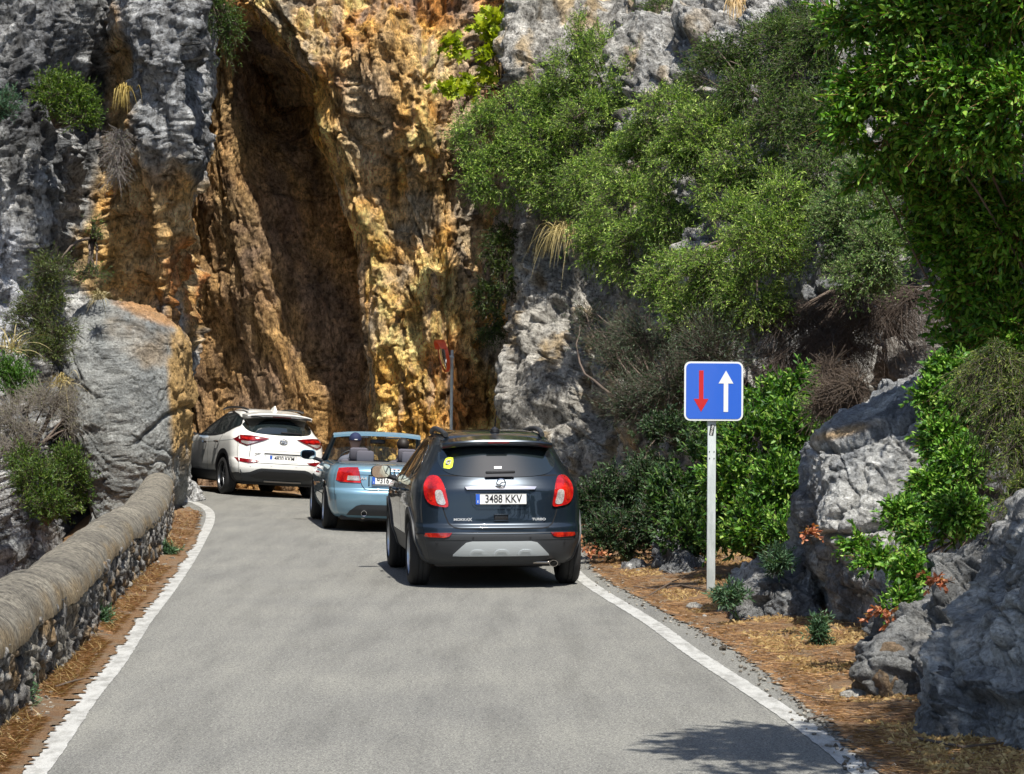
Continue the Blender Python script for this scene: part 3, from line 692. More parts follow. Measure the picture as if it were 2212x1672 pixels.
        ring = np.array(ring); n = len(ring)
        x0, y0 = ring.min(0); x1, y1 = ring.max(0)
        gx, gy = np.meshgrid(np.arange(x0 + res / 2, x1, res), np.arange(y0 + res / 2, y1, res)); g = np.stack([gx.ravel(), gy.ravel()], 1)
        ins = np.zeros(len(g), bool); j = n - 1
        for i in range(n):
            a, b = ring[i], ring[j]
            c = ((a[1] > g[:, 1]) != (b[1] > g[:, 1])) & (g[:, 0] < (b[0] - a[0]) * (g[:, 1] - a[1]) / (b[1] - a[1] + 1e-12) + a[0]); ins ^= c; j = i
        g = g[ins]
        if len(g): g = g[(np.linalg.norm(g[:, None] - ring[None], axis=2).min(1)) > res * .45]
        pts = [Vector(p) for p in np.concatenate([ring, g])]
        r = delaunay_2d_cdt(pts, [(i, (i + 1) % n) for i in range(n)], [list(range(n))], 1, 1e-6)
        vs = []; nr = None
        for p in r[0]:
            h, nr = s.hit(p.x, p.y, axis, side); vs.append(h + nr * off)
        f = [tuple(q) for q in r[2]]
        # rim from the triangles' border
        from collections import Counter
        ec = Counter(); 
        for q in f:
            for i in range(len(q)): ec[frozenset((q[i], q[(i + 1) % len(q)]))] += 1
        base = len(vs); mp = {}
        rim = []
        for q in f:
            for i in range(len(q)):
                a, b = q[i], q[(i + 1) % len(q)]
                if ec[frozenset((a, b))] == 1:
                    for w in (a, b):
                        if w not in mp: mp[w] = (len(vs), len(vs) + 1); vs.append(vs[w].copy()); vs.append(vs[w] - nr * (depth + off))
                    rim.append((mp[b][0], mp[a][0], mp[a][1], mp[b][1]))
        o = mesh(name, vs, f + rim, m, parent or s.root)
        bm = bmesh.new(); bm.from_mesh(o.data)
        for e in bm.faces:
            e.normal_update()
        bmesh.ops.recalc_face_normals(bm, faces=bm.faces[:])
        # make sure the outer sheet looks outward
        sgn = sum(fc.normal.dot(nr) * fc.calc_area() for fc in list(bm.faces)[:len(f)])
        if sgn < 0: bmesh.ops.reverse_faces(bm, faces=bm.faces[:])
        bm.to_mesh(o.data); bm.free(); return o
    def strip(s, name, pts, w, m, axis='r', side=1, off=.002, parent=None, sm=False, closed=False):
        A = np.array(pts, float)
        if sm: A = catmull(A, len(A) * 8)
        out = [A[0]]
        for i in range(len(A) - 1):
            n = max(1, int(np.linalg.norm(A[i + 1] - A[i]) / .03))
            for j in range(1, n + 1): out.append(A[i] + (A[i + 1] - A[i]) * j / n)
        A = np.array(out); t = np.gradient(A, axis=0); t /= np.linalg.norm(t, axis=1)[:, None] + 1e-9; nn = np.stack([-t[:, 1], t[:, 0]], 1)
        vs = []
        for p, q in zip(A, nn):
            for k in (-1, 1):
                h, d = s.hit(*(p + q * k * w / 2), axis, side); vs.append(h + d * off)
        f = [(2 * i, 2 * i + 1, 2 * i + 3, 2 * i + 2) for i in range(len(A) - 1)]
        return mesh(name, vs, f, m, parent or s.root)
def wheel(root, x, y, r, w, side, mrim, spokes=5, rr=.70):
    t = MB().lathe([(-w / 2 + .02, r * rr), (-w / 2, r * (rr + .04)), (-w / 2 + .004, r * .9), (-w / 2 + .03, r * .985), (-w / 2 + .05, r), (-.03, r), (-.028, r - .007), (-.018, r - .007), (-.016, r), (.016, r), (.018, r - .007), (.028, r - .007), (.03, r), (w / 2 - .05, r), (w / 2 - .03, r * .985), (w / 2 - .004, r * .9), (w / 2, r * (rr + .04)), (w / 2 - .02, r * rr)], 48)
    wh = t.build('wheel', M_TYRE, root, True); wh.location = (x, y, r)
    m = MB(); o = w / 2 * side
    m.lathe([(o - side * .02, r * (rr + .01)), (o - side * .012, r * (rr - .03)), (o - side * .09, r * (rr - .07)), (o - side * .15, r * (rr - .08))], 40)
    for k in range(spokes):
        a = 2 * math.pi * k / spokes + .3; rot = Matrix.Rotation(a, 3, 'X')
        for s2 in (-1, 1):
            r2 = Matrix.Rotation(a + s2 * .11, 3, 'X'); c = r2 @ Vector((o - side * .04, 0, r * rr * .52)); m.box(c, (.03, r * .085, r * rr * .92), r2, .006)
    m.lathe([(o - side * .015, 0.001), (o - side * .015, r * .13), (o - side * .05, r * .2), (o - side * .08, r * .2)], 20)
    m.build('rim', mrim, wh, True)
    d = MB().lathe([(o - side * .10, .001), (o - side * .10, r * .55), (o - side * .12, r * .55)], 30); d.build('brake_disc', M_STEEL, wh, True)
    return wh
def arch_cut(y, r, w, depth=.32):
    out = []
    for sd_ in (-1, 1):
        m = MB().lathe([(sd_ * (w - depth), .001), (sd_ * (w - depth), r), (sd_ * (w + .3), r), (sd_ * (w + .3), .001)], 44)
        m.v = [(a, b + y[0], c + y[1]) for a, b, c in m.v]; out.append(m)
    return out
def arch_trim(car, name, y, zc, r0, r1, side, m, off=.012, a0=-20, a1=200):
    n = 28; out = [(y + r1 * math.cos(R(a)), zc + r1 * math.sin(R(a))) for a in np.linspace(a0, a1, n)] + [(y + r0 * math.cos(R(a)), zc + r0 * math.sin(R(a))) for a in np.linspace(a1, a0, n)]
    return car.patch(name, out, m, 's', side, off=off, depth=.05, res=.04, sm=False)
def plate(root, loc, chars, tilt=0, frame=None):
    p = empty('plate', loc, (tilt, 0, 0)); p.parent = root
    # the plate itself is the part: white panel with its children
    bpy.data.objects.remove(p)
    o = MB().box((0, 0, 0), (.52, .008, .11), None, .003).build('licence_plate', M_PLATE, root); o.location = loc; o.rotation_euler = (tilt, 0, 0)
    MB().box((-.237, -.0045, 0), (.042, .003, .104), None, 0).build('country_band', M_EU, o)
    text('letter', 'E', .034, M_PLATE, o, (-.237, -.0075, -.027), ext=.0008)
    e = MB()
    for a, b in (((0, -.0045, .0525), (.516, .003, .0035)), ((0, -.0045, -.0525), (.516, .003, .0035)), ((-.2575, -.0045, 0), (.0035, .003, .1015)), ((.2575, -.0045, 0), (.0035, .003, .1015))): e.box(a, b)
    e.build('rim_line', M_INK, o)
    text('registration', chars, .112, M_INK, o, (.022 if len(chars) > 5 else -.105, -.006, -.001), ext=.001, sx=.80, bold=.0012)
    return o
def door_mirror(root, c, side, m, sx=1.0):
    # housing open to the rear, with the glass set in it
    h = MB(); bm = bmesh.new(); bmesh.ops.create_uvsphere(bm, u_segments=20, v_segments=12, radius=1)
    for v in bm.verts:
        x, y, z = v.co; f = .12; 
        sq = lambda q, p: math.copysign(abs(q) ** p, q)
        v.co = Vector((sq(x, .7) * .115 * sx, (sq(y, .8) * .075 if y > 0 else y * .012), sq(z, .7) * .08 * (1 - .18 * (x * side > 0) * abs(x))))
    bm.verts.index_update(); h.add([v.co for v in bm.verts], [[v.index for v in f.verts] for f in bm.faces]); bm.free()
    o = h.build('door_mirror', m, root, True, auto=False); o.location = c
    g = MB(); out = []
    for k in range(28):
        a = 2 * math.pi * k / 28; out.append((math.copysign(abs(math.cos(a)) ** .6, math.cos(a)) * .098 * sx, math.copysign(abs(math.sin(a)) ** .6, math.sin(a)) * .066))
    g.prism(out, -.016, -.010); g.build('mirror_glass', M_MIRR, o)
    MB().tube([(-side * .08 * sx, .01, -.05), (-side * .15 * sx, .03, -.075), (-side * .22 * sx, .04, -.10)], [.03, .028, .035], 10).build('stalk', M_BLACK, o, True)
    return o
def place_car(root, rx, ry, theta, rear_axle, roll=0):
    # (rx, ry): ground point under the middle of the rear axle
    root.rotation_euler = (0, R(roll), R(theta))
    M = root.rotation_euler.to_matrix(); off = M @ Vector((0, rear_axle, 0))
    root.location = (rx - off.x, ry - off.y, hgt(rx, ry) - off.z)
def headrest(mb, x, y, z, w=.27, h=.2, d=.1): mb.box((x, y, z), (w, d, h), Matrix.Rotation(R(-8), 3, 'X'), .045)

# ------------------------------------------------------------------ dark grey compact SUV
def dark_suv():
    root = empty('suv', (0, 0, 0)); tag(root, 'dark grey SUV with yellow rear window sticker, nearest of the queue', 'car')
    ra = .76; wb = 2.555; r = .335
    rows = [(.24, .74, .16, 4.10, .40, .6), (.30, .80, .08, 4.18, .42, .6), (.40, .83, .03, 4.24, .42, .65), (.50, .865, .005, 4.27, .42, .7), (.56, .872, .0, 4.27, .42, .7), (.575, .872, .012, 4.27, .42, .7), (.62, .875, .02, 4.26, .44, .75), (.66, .878, .055, 4.25, .46, .8),
            (.80, .886, .075, 4.22, .50, .85), (.90, .883, .085, 4.15, .52, .9), (.98, .875, .095, 3.95, .55, 1.0), (1.04, .86, .12, 3.55, .58, 1.1), (1.09, .84, .15, 3.22, .62, 1.0), (1.14, .81, .185, 3.06, .68, .8), (1.25, .745, .26, 2.84, .70, .7),
            (1.38, .675, .35, 2.56, .68, .7), (1.46, .63, .415, 2.36, .64, .65), (1.52, .58, .50, 2.14, .6, .6), (1.56, .50, .66, 1.9, .5, .5), (1.585, .36, .95, 1.6, .28, .3), (1.59, .1, 1.2, 1.4, .08, .08)]
    c = Car(root, rows, 90, 2.9, 2.4)
    c.shell(M_DARK, arch_cut((ra, r + .02), r + .055, .88) + arch_cut((ra + wb, r + .02), r + .055, .88), split=.515, m2=M_PLAST)
    # rear
    c.patch('bumper_centre', [(-.86, .50), (-.86, .545), (-.58, .573), (0, .578), (.58, .573), (.86, .545), (.86, .50)], M_PLAST, off=.004, depth=.02, sm=False)
    c.patch('skid_plate', [(-.49, .335), (-.485, .35), (-.40, .435), (-.36, .472), (-.3, .485), (.3, .485), (.36, .472), (.40, .435), (.485, .35), (.49, .335), (.36, .332), (-.36, .332)], M_SILV, off=.022, depth=.04, sm=False, res=.02)
    for x in (-.245, 0, .245): c.patch('skid_rib', [(x - .085, .338), (x - .06, .385), (x - .035, .398), (x + .035, .398), (x + .06, .385), (x + .085, .338), (x + .06, .338), (x + .035, .375), (x - .035, .375), (x - .06, .338)], M_PLAST if 0 else M_SILV, off=.030, depth=.03, sm=False, res=.02)
    for x in (-1, 1):
        c.patch('reflector', [(x * .50, .573), (x * .76, .568), (x * .775, .53), (x * .58, .522), (x * .53, .535)], M_REDF, off=.012, depth=.02, sm=False, res=.03)
        for xx, zz in ((.29, .52), (.65, .478)):
            q, _ = c.hit(x * xx, zz, 'r'); MB().lathe([(-.008, .001), (-.008, .011), (.01, .011)], 14, 'y', q).build('parking_sensor', M_BLACK, root)
    gate = [(-.40, .612), (-.48, .625), (-.53, .665), (-.56, .74), (-.585, .83), (-.60, .95), (-.605, 1.05), (-.60, 1.14)]
    full = gate + [(-x, z) for x, z in gate[::-1]]
    c.strip('tailgate_seam', full + [full[0]] if 0 else full, .011, M_GAP); c.strip('tailgate_seam', [(-.41, .612), (.41, .612)], .012, M_GAP)
    # window glass and spoiler
    win = [(-.555, 1.385), (-.595, 1.34), (-.60, 1.27), (-.565, 1.20), (-.48, 1.155), (-.30, 1.132), (0, 1.124), (.30, 1.132), (.48, 1.155), (.565, 1.20), (.60, 1.27), (.595, 1.34), (.555, 1.385), (.3, 1.41), (0, 1.415), (-.3, 1.41)]
    w = c.patch('rear_window', win, M_GLASS, off=.008, depth=.03, res=.035)
    # spoiler: a lip that stands clear of the glass
    sp = MB(); n = 21; pv = []
    for i in range(n):
        t = -1 + 2 * i / (n - 1); x = .565 * t; zc = 1.487 - .035 * abs(t) ** 3; yb = .265 + .10 * abs(t) ** 4
        pv += [(x, yb, zc - .004), (x, yb + .01, zc + .012), (x, yb + .30, zc + .055 - .02 * abs(t) ** 2), (x, yb + .32, zc - .03), (x, yb + .03, zc - .045), (x, yb + .005, zc - .018)]
    f = [(i * 6 + k, i * 6 + (k + 1) % 6, (i + 1) * 6 + (k + 1) % 6, (i + 1) * 6 + k) for i in range(n - 1) for k in range(6)] + [tuple(range(6)), tuple((n - 1) * 6 + k for k in range(6))[::-1]]
    spo = sp.add(pv, f).build('spoiler', M_DARK, root, True)
    MB().box((0, .268, 1.472), (.22, .02, .02), None, .005).build('brake_light', M_REDD, spo)
    # lamps
    L = [(.725, 1.115), (.68, 1.142), (.62, 1.135), (.585, 1.09), (.565, 1.03), (.545, .94), (.535, .835), (.62, .835), (.70, .855), (.745, .90), (.765, .97), (.76, 1.05)]
    for x in (-1, 1):
        o = c.patch('tail_light', [(x * a, b) for a, b in L], M_RED, off=.02, depth=.05, res=.025)
        c.patch('clear_lens', [(x * .655, .99), (x * .60, .995), (x * .575, .93), (x * .562, .86), (x * .63, .86), (x * .655, .92)], M_CLEAR, off=.026, depth=.012, res=.02, parent=o)
        c.patch('outer_lens', [(x * .73, .97), (x * .72, 1.06), (x * .69, 1.08), (x * .675, 1.0), (x * .69, .90), (x * .72, .91)], M_REDF, off=.027, depth=.01, res=.02, parent=o)  # outer segment of the lens, in reflector red
    # plate recess, handle trim, badge
    c.patch('plate_recess', [(-.30, 1.0), (-.275, .86), (-.24, .83), (.24, .83), (.275, .86), (.30, 1.0)], M_DARK, off=.004, depth=.01, sm=False)
    c.strip('recess_edge', [(-.31, 1.0), (-.285, .855), (-.245, .818), (.245, .818), (.285, .855), (.31, 1.0)], .014, M_DARK, off=.012)
    pl = plate(root, (0, .062, .908), '3488 KKV', R(-4))
    c.patch('chrome_strip', [(-.365, 1.032), (-.345, 1.005), (.345, 1.005), (.365, 1.032), (.2, 1.04), (-.2, 1.04)], M_CHROME, off=.035, depth=.04, sm=False, res=.03)
    ring = MB().lathe([(-.012, .038), (-.018, .043), (-.012, .049), (.01, .049), (.01, .038), (-.012, .038)], 32, 'y', (0, .075, 1.068)).build('badge', M_CHROME, root, True)
    MB().prism([(-.058, -.006), (-.012, -.003), (.006, .014), (.045, .016), (.058, .006), (.012, .003), (-.006, -.014), (-.045, -.016)][::1], -.006, .004).build('emblem', M_CHROME, ring).location = (0, .063, 1.068)
    hb = MB().box((0, .066, .722), (.145, .03, .07), None, .012).build('release_handle', M_BLACK, root, True)
    MB().box((0, .048, .692), (.15, .012, .012), None, .004).box((0, .048, .752), (.15, .012, .010), None, .004).build('handle_rim', M_DARK, hb, True)
    ty = c.hit(-.38, .70, 'r')[0].y
    for s_, x, sx in (('MOKKA', -.405, 1.25), ('X', -.315, 1.2), ('TURBO', .385, 1.25)):
        y = c.hit(x, .70, 'r')[0].y
        text('lettering', s_, .034 if s_ != 'X' else .046, M_LETTER, root, (x, y - .008, .702), ext=.003, sx=sx, bold=.0008)
    # rear wiper
    wp = MB(); wp.box((0.0, .135, 1.175), (.30, .03, .028), Matrix.Rotation(R(-1), 3, 'Y'), .01); wp.build('wiper', M_BLACK, root, True)
    # yellow sticker with a dark letter
    st = c.patch('sticker', [(-.555, 1.215), (-.55, 1.26), (-.53, 1.305), (-.50, 1.325), (-.455, 1.318), (-.455, 1.28), (-.47, 1.225), (-.50, 1.208)], M_YEL, off=.011, depth=.002, sm=False)
    y = c.hit(-.503, 1.268, 'r')[0].y
    text('letter', 'G', .075, M_INK, st, (-.503, y - .02, 1.272), (R(90 - 28), 0, 0), sx=1.1, bold=.004); text('small_print', 'GOLDCAR', .014, M_INK, st, (-.508, y - .032, 1.228), (R(90 - 28), R(-8), 0), sx=1.1)
    lb = c.patch('label', [(.0 - .05, 1.212), (.025, 1.212), (.025, 1.232), (-.05, 1.232)], M_PLATE, off=.011, depth=.002, sm=False); lb.parent = w
    # roof rails, antenna
    for x in (-1, 1):
        pts = [(x * (.50 + .03 * math.sin(t * math.pi)), .64 + 1.5 * t, 1.535 + .065 * math.sin(min(1, max(.03, t * .96 + .02)) * math.pi) ** .7) for t in np.linspace(0, 1, 14)]
        MB().tube(pts, .026, 10).build('roof_rail', M_PLAST, root, True)
    an = MB().lathe([(1.57, .05), (1.60, .045), (1.62, .02), (1.63, .008)], 16, 'z', (.02, .75, 0)).build('antenna', M_BLACK, root, True)
    MB().tube([(.02, .75, 1.62), (.025, .72, 1.70), (.03, .70, 1.79)], [.008, .006, .005], 8).build('rod', M_BLACK, an)
    # sides: windows, doors, handles
    for sd_ in (-1, 1):
        side_win = [(.88, 1.34), (.95, 1.42), (1.4, 1.50), (2.0, 1.50), (2.35, 1.42), (2.72, 1.22), (2.98, 1.07), (2.4, 1.04), (1.5, 1.07), (1.0, 1.13), (.80, 1.22)]
        g = c.patch('side_window', side_win, M_GLASS, 's', sd_, off=.006, depth=.02, res=.05)
        c.strip('pillar', [(1.72, 1.04), (1.66, 1.49)], .09, M_BLACK, 's', sd_, off=.010, parent=g); c.strip('pillar', [(1.02, 1.12), (1.06, 1.43)], .05, M_BLACK, 's', sd_, off=.010, parent=g)
        c.strip('window_trim', [(.72, 1.15), (1.0, 1.09), (1.5, 1.045), (2.4, 1.015), (3.0, 1.04)], .018, M_CHROME, 's', sd_, off=.006)
        for ln in ([(1.15, 1.1), (1.2, .75), (1.05, .52)], [(1.74, 1.03), (1.74, .50)], [(2.86, 1.02), (2.86, .5)]): c.strip('door_seam', ln, .010, M_GAP, 's', sd_)
        for yy, zz in ((1.28, .96), (2.2, .93)):
            p, _ = c.hit(yy, zz, 's', sd_); MB().tube([(p.x, yy - .09, zz), (p.x + sd_ * .035, yy - .06, zz + .005), (p.x + sd_ * .035, yy + .06, zz + .005), (p.x, yy + .09, zz)], .016, 8).build('door_handle', M_DARK, root, True)
        for yc in (ra, ra + wb): arch_trim(c, 'arch_trim', yc, r + .02, r + .045, r + .115, sd_, M_PLAST, .016)
        for yc in (ra, ra + wb): wheel(root, sd_ * .775, yc, r, .215, sd_, M_RIM)
        door_mirror(root, (sd_ * 1.00, 2.82, 1.10), sd_, M_BLACK)
    MB().tube([(.34, .16, .262), (.50, .13, .262)], .016, 10).build('exhaust', M_STEEL, root, True)
    e = MB().lathe([(-.03, .028), (-.03, .034), (.1, .034)], 24, 'y', (0, 0, 0)); e.v = [(a * 1.35 + .535, b + .10, c_ + .255) for a, b, c_ in e.v]; e.build('exhaust_tip', M_STEEL, root, True)
    MB().box((0, 2.1, .27), (1.3, 3.6, .12), None, .03).build('underbody', M_BLACK, root)
    place_car(root, -.20, 25.42, 7.5, ra)
dark_suv()

# ------------------------------------------------------------------ white SUV
def white_suv():
    root = empty('suv', (0, 0, 0)); tag(root, 'white SUV at the head of the queue, turning left beside the cliff corner', 'car')
    ra = .90; wb = 2.67; r = .355
    rows = [(.24, .78, .20, 4.28, .45, .6), (.32, .85, .09, 4.38, .45, .6), (.42, .89, .03, 4.43, .45, .65), (.53, .915, .0, 4.46, .45, .7), (.60, .92, .0, 4.46, .46, .7), (.66, .922, .02, 4.45, .48, .75), (.71, .923, .07, 4.44, .5, .8), (.80, .925, .085, 4.42, .50, .85),
            (.92, .922, .10, 4.36, .52, .9), (1.0, .915, .11, 4.2, .55, 1.0), (1.06, .90, .12, 3.85, .56, 1.1), (1.10, .885, .14, 3.50, .6, 1.1), (1.14, .86, .18, 3.28, .64, 1.0), (1.18, .83, .225, 3.15, .68, .8), (1.28, .775, .31, 2.93, .72, .7),
            (1.40, .71, .41, 2.62, .70, .7), (1.48, .66, .46, 2.40, .66, .65), (1.55, .60, .52, 2.15, .6, .6), (1.60, .50, .70, 1.9, .5, .5), (1.625, .36, 1.0, 1.65, .3, .3), (1.63, .1, 1.25, 1.45, .08, .08)]
    c = Car(root, rows, 90, 2.7, 2.4)
    c.shell(M_WHITE, arch_cut((ra, r + .02), r + .05, .92) + arch_cut((ra + wb, r + .02), r + .05, .92), split=.425, m2=M_BLACK)
    # dark lower bumper rising between the wheels
    c.patch('lower_bumper', [(-.925, .30), (-.925, .43), (-.72, .43), (-.62, .445), (-.50, .505), (-.42, .525), (.42, .525), (.50, .505), (.62, .445), (.72, .43), (.925, .43), (.925, .30), (.6, .27), (-.6, .27)], M_PLAST, off=.010, depth=.02, sm=False, res=.04)
    c.patch('bumper_panel', [(-.62, .36), (-.50, .44), (-.40, .475), (.40, .475), (.50, .44), (.62, .36), (.5, .33), (-.5, .33)], M_BLACK, off=.03, depth=.03, sm=False, res=.04)
    MB().box((.02, .10, .285), (.72, .02, .03), None, .005).build('underbody_bar', M_STEEL, root)
    for x in (-1, 1):
        c.patch('reflector', [(x * .46, .665), (x * .52, .63), (x * .66, .612), (x * .83, .635), (x * .865, .705), (x * .7, .69)], M_REDD, off=.012, depth=.03, sm=False, res=.03)
        o = c.patch('tail_light', [(x * .27, 1.085), (x * .40, 1.105), (x * .60, 1.125), (x * .76, 1.125), (x * .87, 1.04), (x * .80, .975), (x * .68, .93), (x * .56, .975), (x * .38, 1.04)], M_REDD, off=.016, depth=.05, res=.03, sm=False)
        c.patch('lens', [(x * .40, 1.06), (x * .60, 1.09), (x * .74, 1.09), (x * .76, 1.06), (x * .62, 1.035), (x * .45, 1.045)], M_RED, off=.022, depth=.01, res=.03, sm=False, parent=o)
        c.patch('clear_lens', [(x * .47, 1.02), (x * .60, 1.01), (x * .77, 1.02), (x * .77, .985), (x * .68, .95), (x * .58, .98)], M_CLEAR, off=.021, depth=.01, res=.03, sm=False, parent=o)
        for xx, zz in ((.24, .59), (.62, .565)):
            q, _ = c.hit(x * xx, zz, 'r'); MB().lathe([(-.006, .001), (-.006, .014), (.01, .014)], 14, 'y', q).build('parking_sensor', M_WHITE, root)
    win = [(-.60, 1.425), (-.66, 1.38), (-.665, 1.31), (-.62, 1.22), (-.50, 1.175), (-.25, 1.155), (0, 1.15), (.25, 1.155), (.50, 1.175), (.62, 1.22), (.665, 1.31), (.66, 1.38), (.60, 1.425), (.3, 1.455), (0, 1.46), (-.3, 1.455)]
    w = c.patch('rear_window', win, M_GLASS, off=.008, depth=.03, res=.04)
    pv = []; n = 21
    for i in range(n):
        t = -1 + 2 * i / (n - 1); x = .63 * t; zc = 1.535 - .05 * abs(t) ** 3; yb = .27 + .13 * abs(t) ** 4
        pv += [(x, yb, zc - .004), (x, yb + .01, zc + .012), (x, yb + .36, zc + .06 - .03 * abs(t) ** 2), (x, yb + .36, zc - .03), (x, yb + .03, zc - .05), (x, yb + .005, zc - .018)]
    f = [(i * 6 + k, i * 6 + (k + 1) % 6, (i + 1) * 6 + (k + 1) % 6, (i + 1) * 6 + k) for i in range(n - 1) for k in range(6)] + [tuple(range(6)), tuple((n - 1) * 6 + k for k in range(6))[::-1]]
    spo = MB().add(pv, f).build('spoiler', M_WHITE, root, True)
    MB().box((0, .30, 1.49), (.36, .02, .02), None, .005).build('brake_light', M_REDD, spo)
    MB().box((0, .36, 1.475), (1.16, .09, .035), None, .01).build('underside', M_BLACK, spo)
    MB().box((.18, .215, 1.20), (.40, .03, .03), Matrix.Rotation(R(1), 3, 'Y'), .01).build('wiper', M_BLACK, root, True)
    gate = [(-.64, .625), (-.63, .75), (-.61, .9), (-.60, 1.0)]
    for x in (-1, 1): c.strip('tailgate_seam', [(x * a, b) for a, b in gate] , .009, M_GAP)
    c.strip('tailgate_seam', [(-.64, .622), (.64, .622)], .010, M_GAP); c.strip('crease', [(-.62, .86), (.62, .86)], .006, M_SILV)
    c.patch('plate_recess', [(-.36, .80), (-.27, .655), (.27, .655), (.36, .80)], M_WHITE, off=.004, depth=.01, sm=False); c.strip('recess_edge', [(-.36, .80), (.36, .80)], .02, M_BLACK, off=.010)
    c.strip('recess_edge', [(-.36, .80), (-.28, .655), (.28, .655), (.36, .80)], .010, M_SILV, off=.008)
    plate(root, (0, .062, .72), '4820 KKM', R(-3))
    y = c.hit(0, 1.03, 'r')[0].y
    el = MB(); pts = [(math.cos(a) * .07, 0, math.sin(a) * .042) for a in np.linspace(0, 2 * math.pi, 33)]; el.tube(pts, .008, 8, False); bd = el.build('badge', M_CHROME, root, True); bd.location = (0, y - .015, 1.035)
    MB().tube([(-.030, 0, -.030), (-.018, 0, .03)], .007).tube([(.020, 0, -.03), (.032, 0, .03)], .007).tube([(-.022, 0, -.006), (.026, 0, .008)], .007).build('emblem', M_CHROME, bd, True)
    for s_, x in (('HYUNDAI', -.46), ('TUCSON', .47)):
        yy = c.hit(x, .79, 'r')[0].y; text('lettering', s_, .038, M_RIMD, root, (x, yy - .006, .79), ext=.002, sx=1.0, bold=.0012, rot=(R(90), 0, R(-5 if x > 0 else 5)))
    for x in (-1, 1):
        MB().tube([(x * (.54 + .02 * math.sin(t * math.pi)), .70 + 1.6 * t, 1.585 + .06 * math.sin(min(1, max(.02, t * .98 + .01)) * math.pi) ** .45) for t in np.linspace(0, 1, 14)], .02, 10).build('roof_rail', M_RIMD, root, True)
    MB().add([(-.03, .70, 1.60), (.03, .70, 1.60), (.035, .98, 1.60), (-.035, .98, 1.60), (-.006, .76, 1.70), (.006, .76, 1.70), (.012, .84, 1.68), (-.012, .84, 1.68)], [(0, 1, 5, 4), (1, 2, 6, 5), (2, 3, 7, 6), (3, 0, 4, 7), (4, 5, 6, 7)]).build('shark_fin_antenna', M_WHITE, root, True)
    for sd_ in (-1, 1):
        side_win = [(.63, 1.30), (.70, 1.42), (.95, 1.50), (1.5, 1.565), (2.1, 1.55), (2.5, 1.43), (2.95, 1.20), (3.10, 1.10), (2.4, 1.085), (1.6, 1.105), (1.15, 1.135), (.9, 1.20)]
        g = c.patch('side_window', side_win, M_GLASS, 's', sd_, off=.006, depth=.02, res=.05, sm=False)
        c.strip('window_trim', side_win + side_win[:1], .022, M_BLACK, 's', sd_, off=.009)
        for a, b in (((1.80, 1.09), (1.76, 1.56)), ((1.08, 1.14), (1.02, 1.51))): c.strip('pillar', [a, b], .07, M_BLACK, 's', sd_, off=.010, parent=g)
        for ln in ([(1.12, 1.12), (1.28, .85), (1.20, .42)], [(1.90, 1.08), (1.92, .42)], [(3.02, 1.08), (3.0, .42)]): c.strip('door_seam', ln, .010, M_GAP, 's', sd_)
        c.strip('crease', [(.35, 1.04), (1.5, .985), (3.1, .95)], .008, M_SILV, 's', sd_, off=.004)
        for yy, zz in ((1.34, .965), (2.12, .94)):
            p, _ = c.hit(yy, zz, 's', sd_); h = MB().tube([(p.x, yy - .10, zz), (p.x + sd_ * .04, yy - .06, zz + .01), (p.x + sd_ * .04, yy + .06, zz + .01), (p.x, yy + .10, zz)], .018, 8).build('door_handle', M_CHROME, root, True)
        for yc in (ra, ra + wb): arch_trim(c, 'arch_trim', yc, r + .02, r + .045, r + .125, sd_, M_BLACK, .014, -30, 210)
        c.patch('sill_trim', [(1.25, .26), (1.25, .425), (3.2, .425), (3.2, .26)], M_PLAST, 's', sd_, off=.014, depth=.03, sm=False, res=.08)
        for yc in (ra, ra + wb): wheel(root, sd_ * .81, yc, r, .225, sd_, M_RIMD)
        door_mirror(root, (sd_ * 1.05, 3.0, 1.17), sd_, M_BLACK, 1.1)
    MB().box((0, 2.2, .28), (1.35, 3.7, .14), None, .03).build('underbody', M_BLACK, root)
    rx, ry = -5.57 + .91 * math.cos(R(23)), 47.5 + .91 * math.sin(R(23))
    place_car(root, rx - .03, ry, 23, ra, 3.7); root.scale = (1.035,) * 3
white_suv()

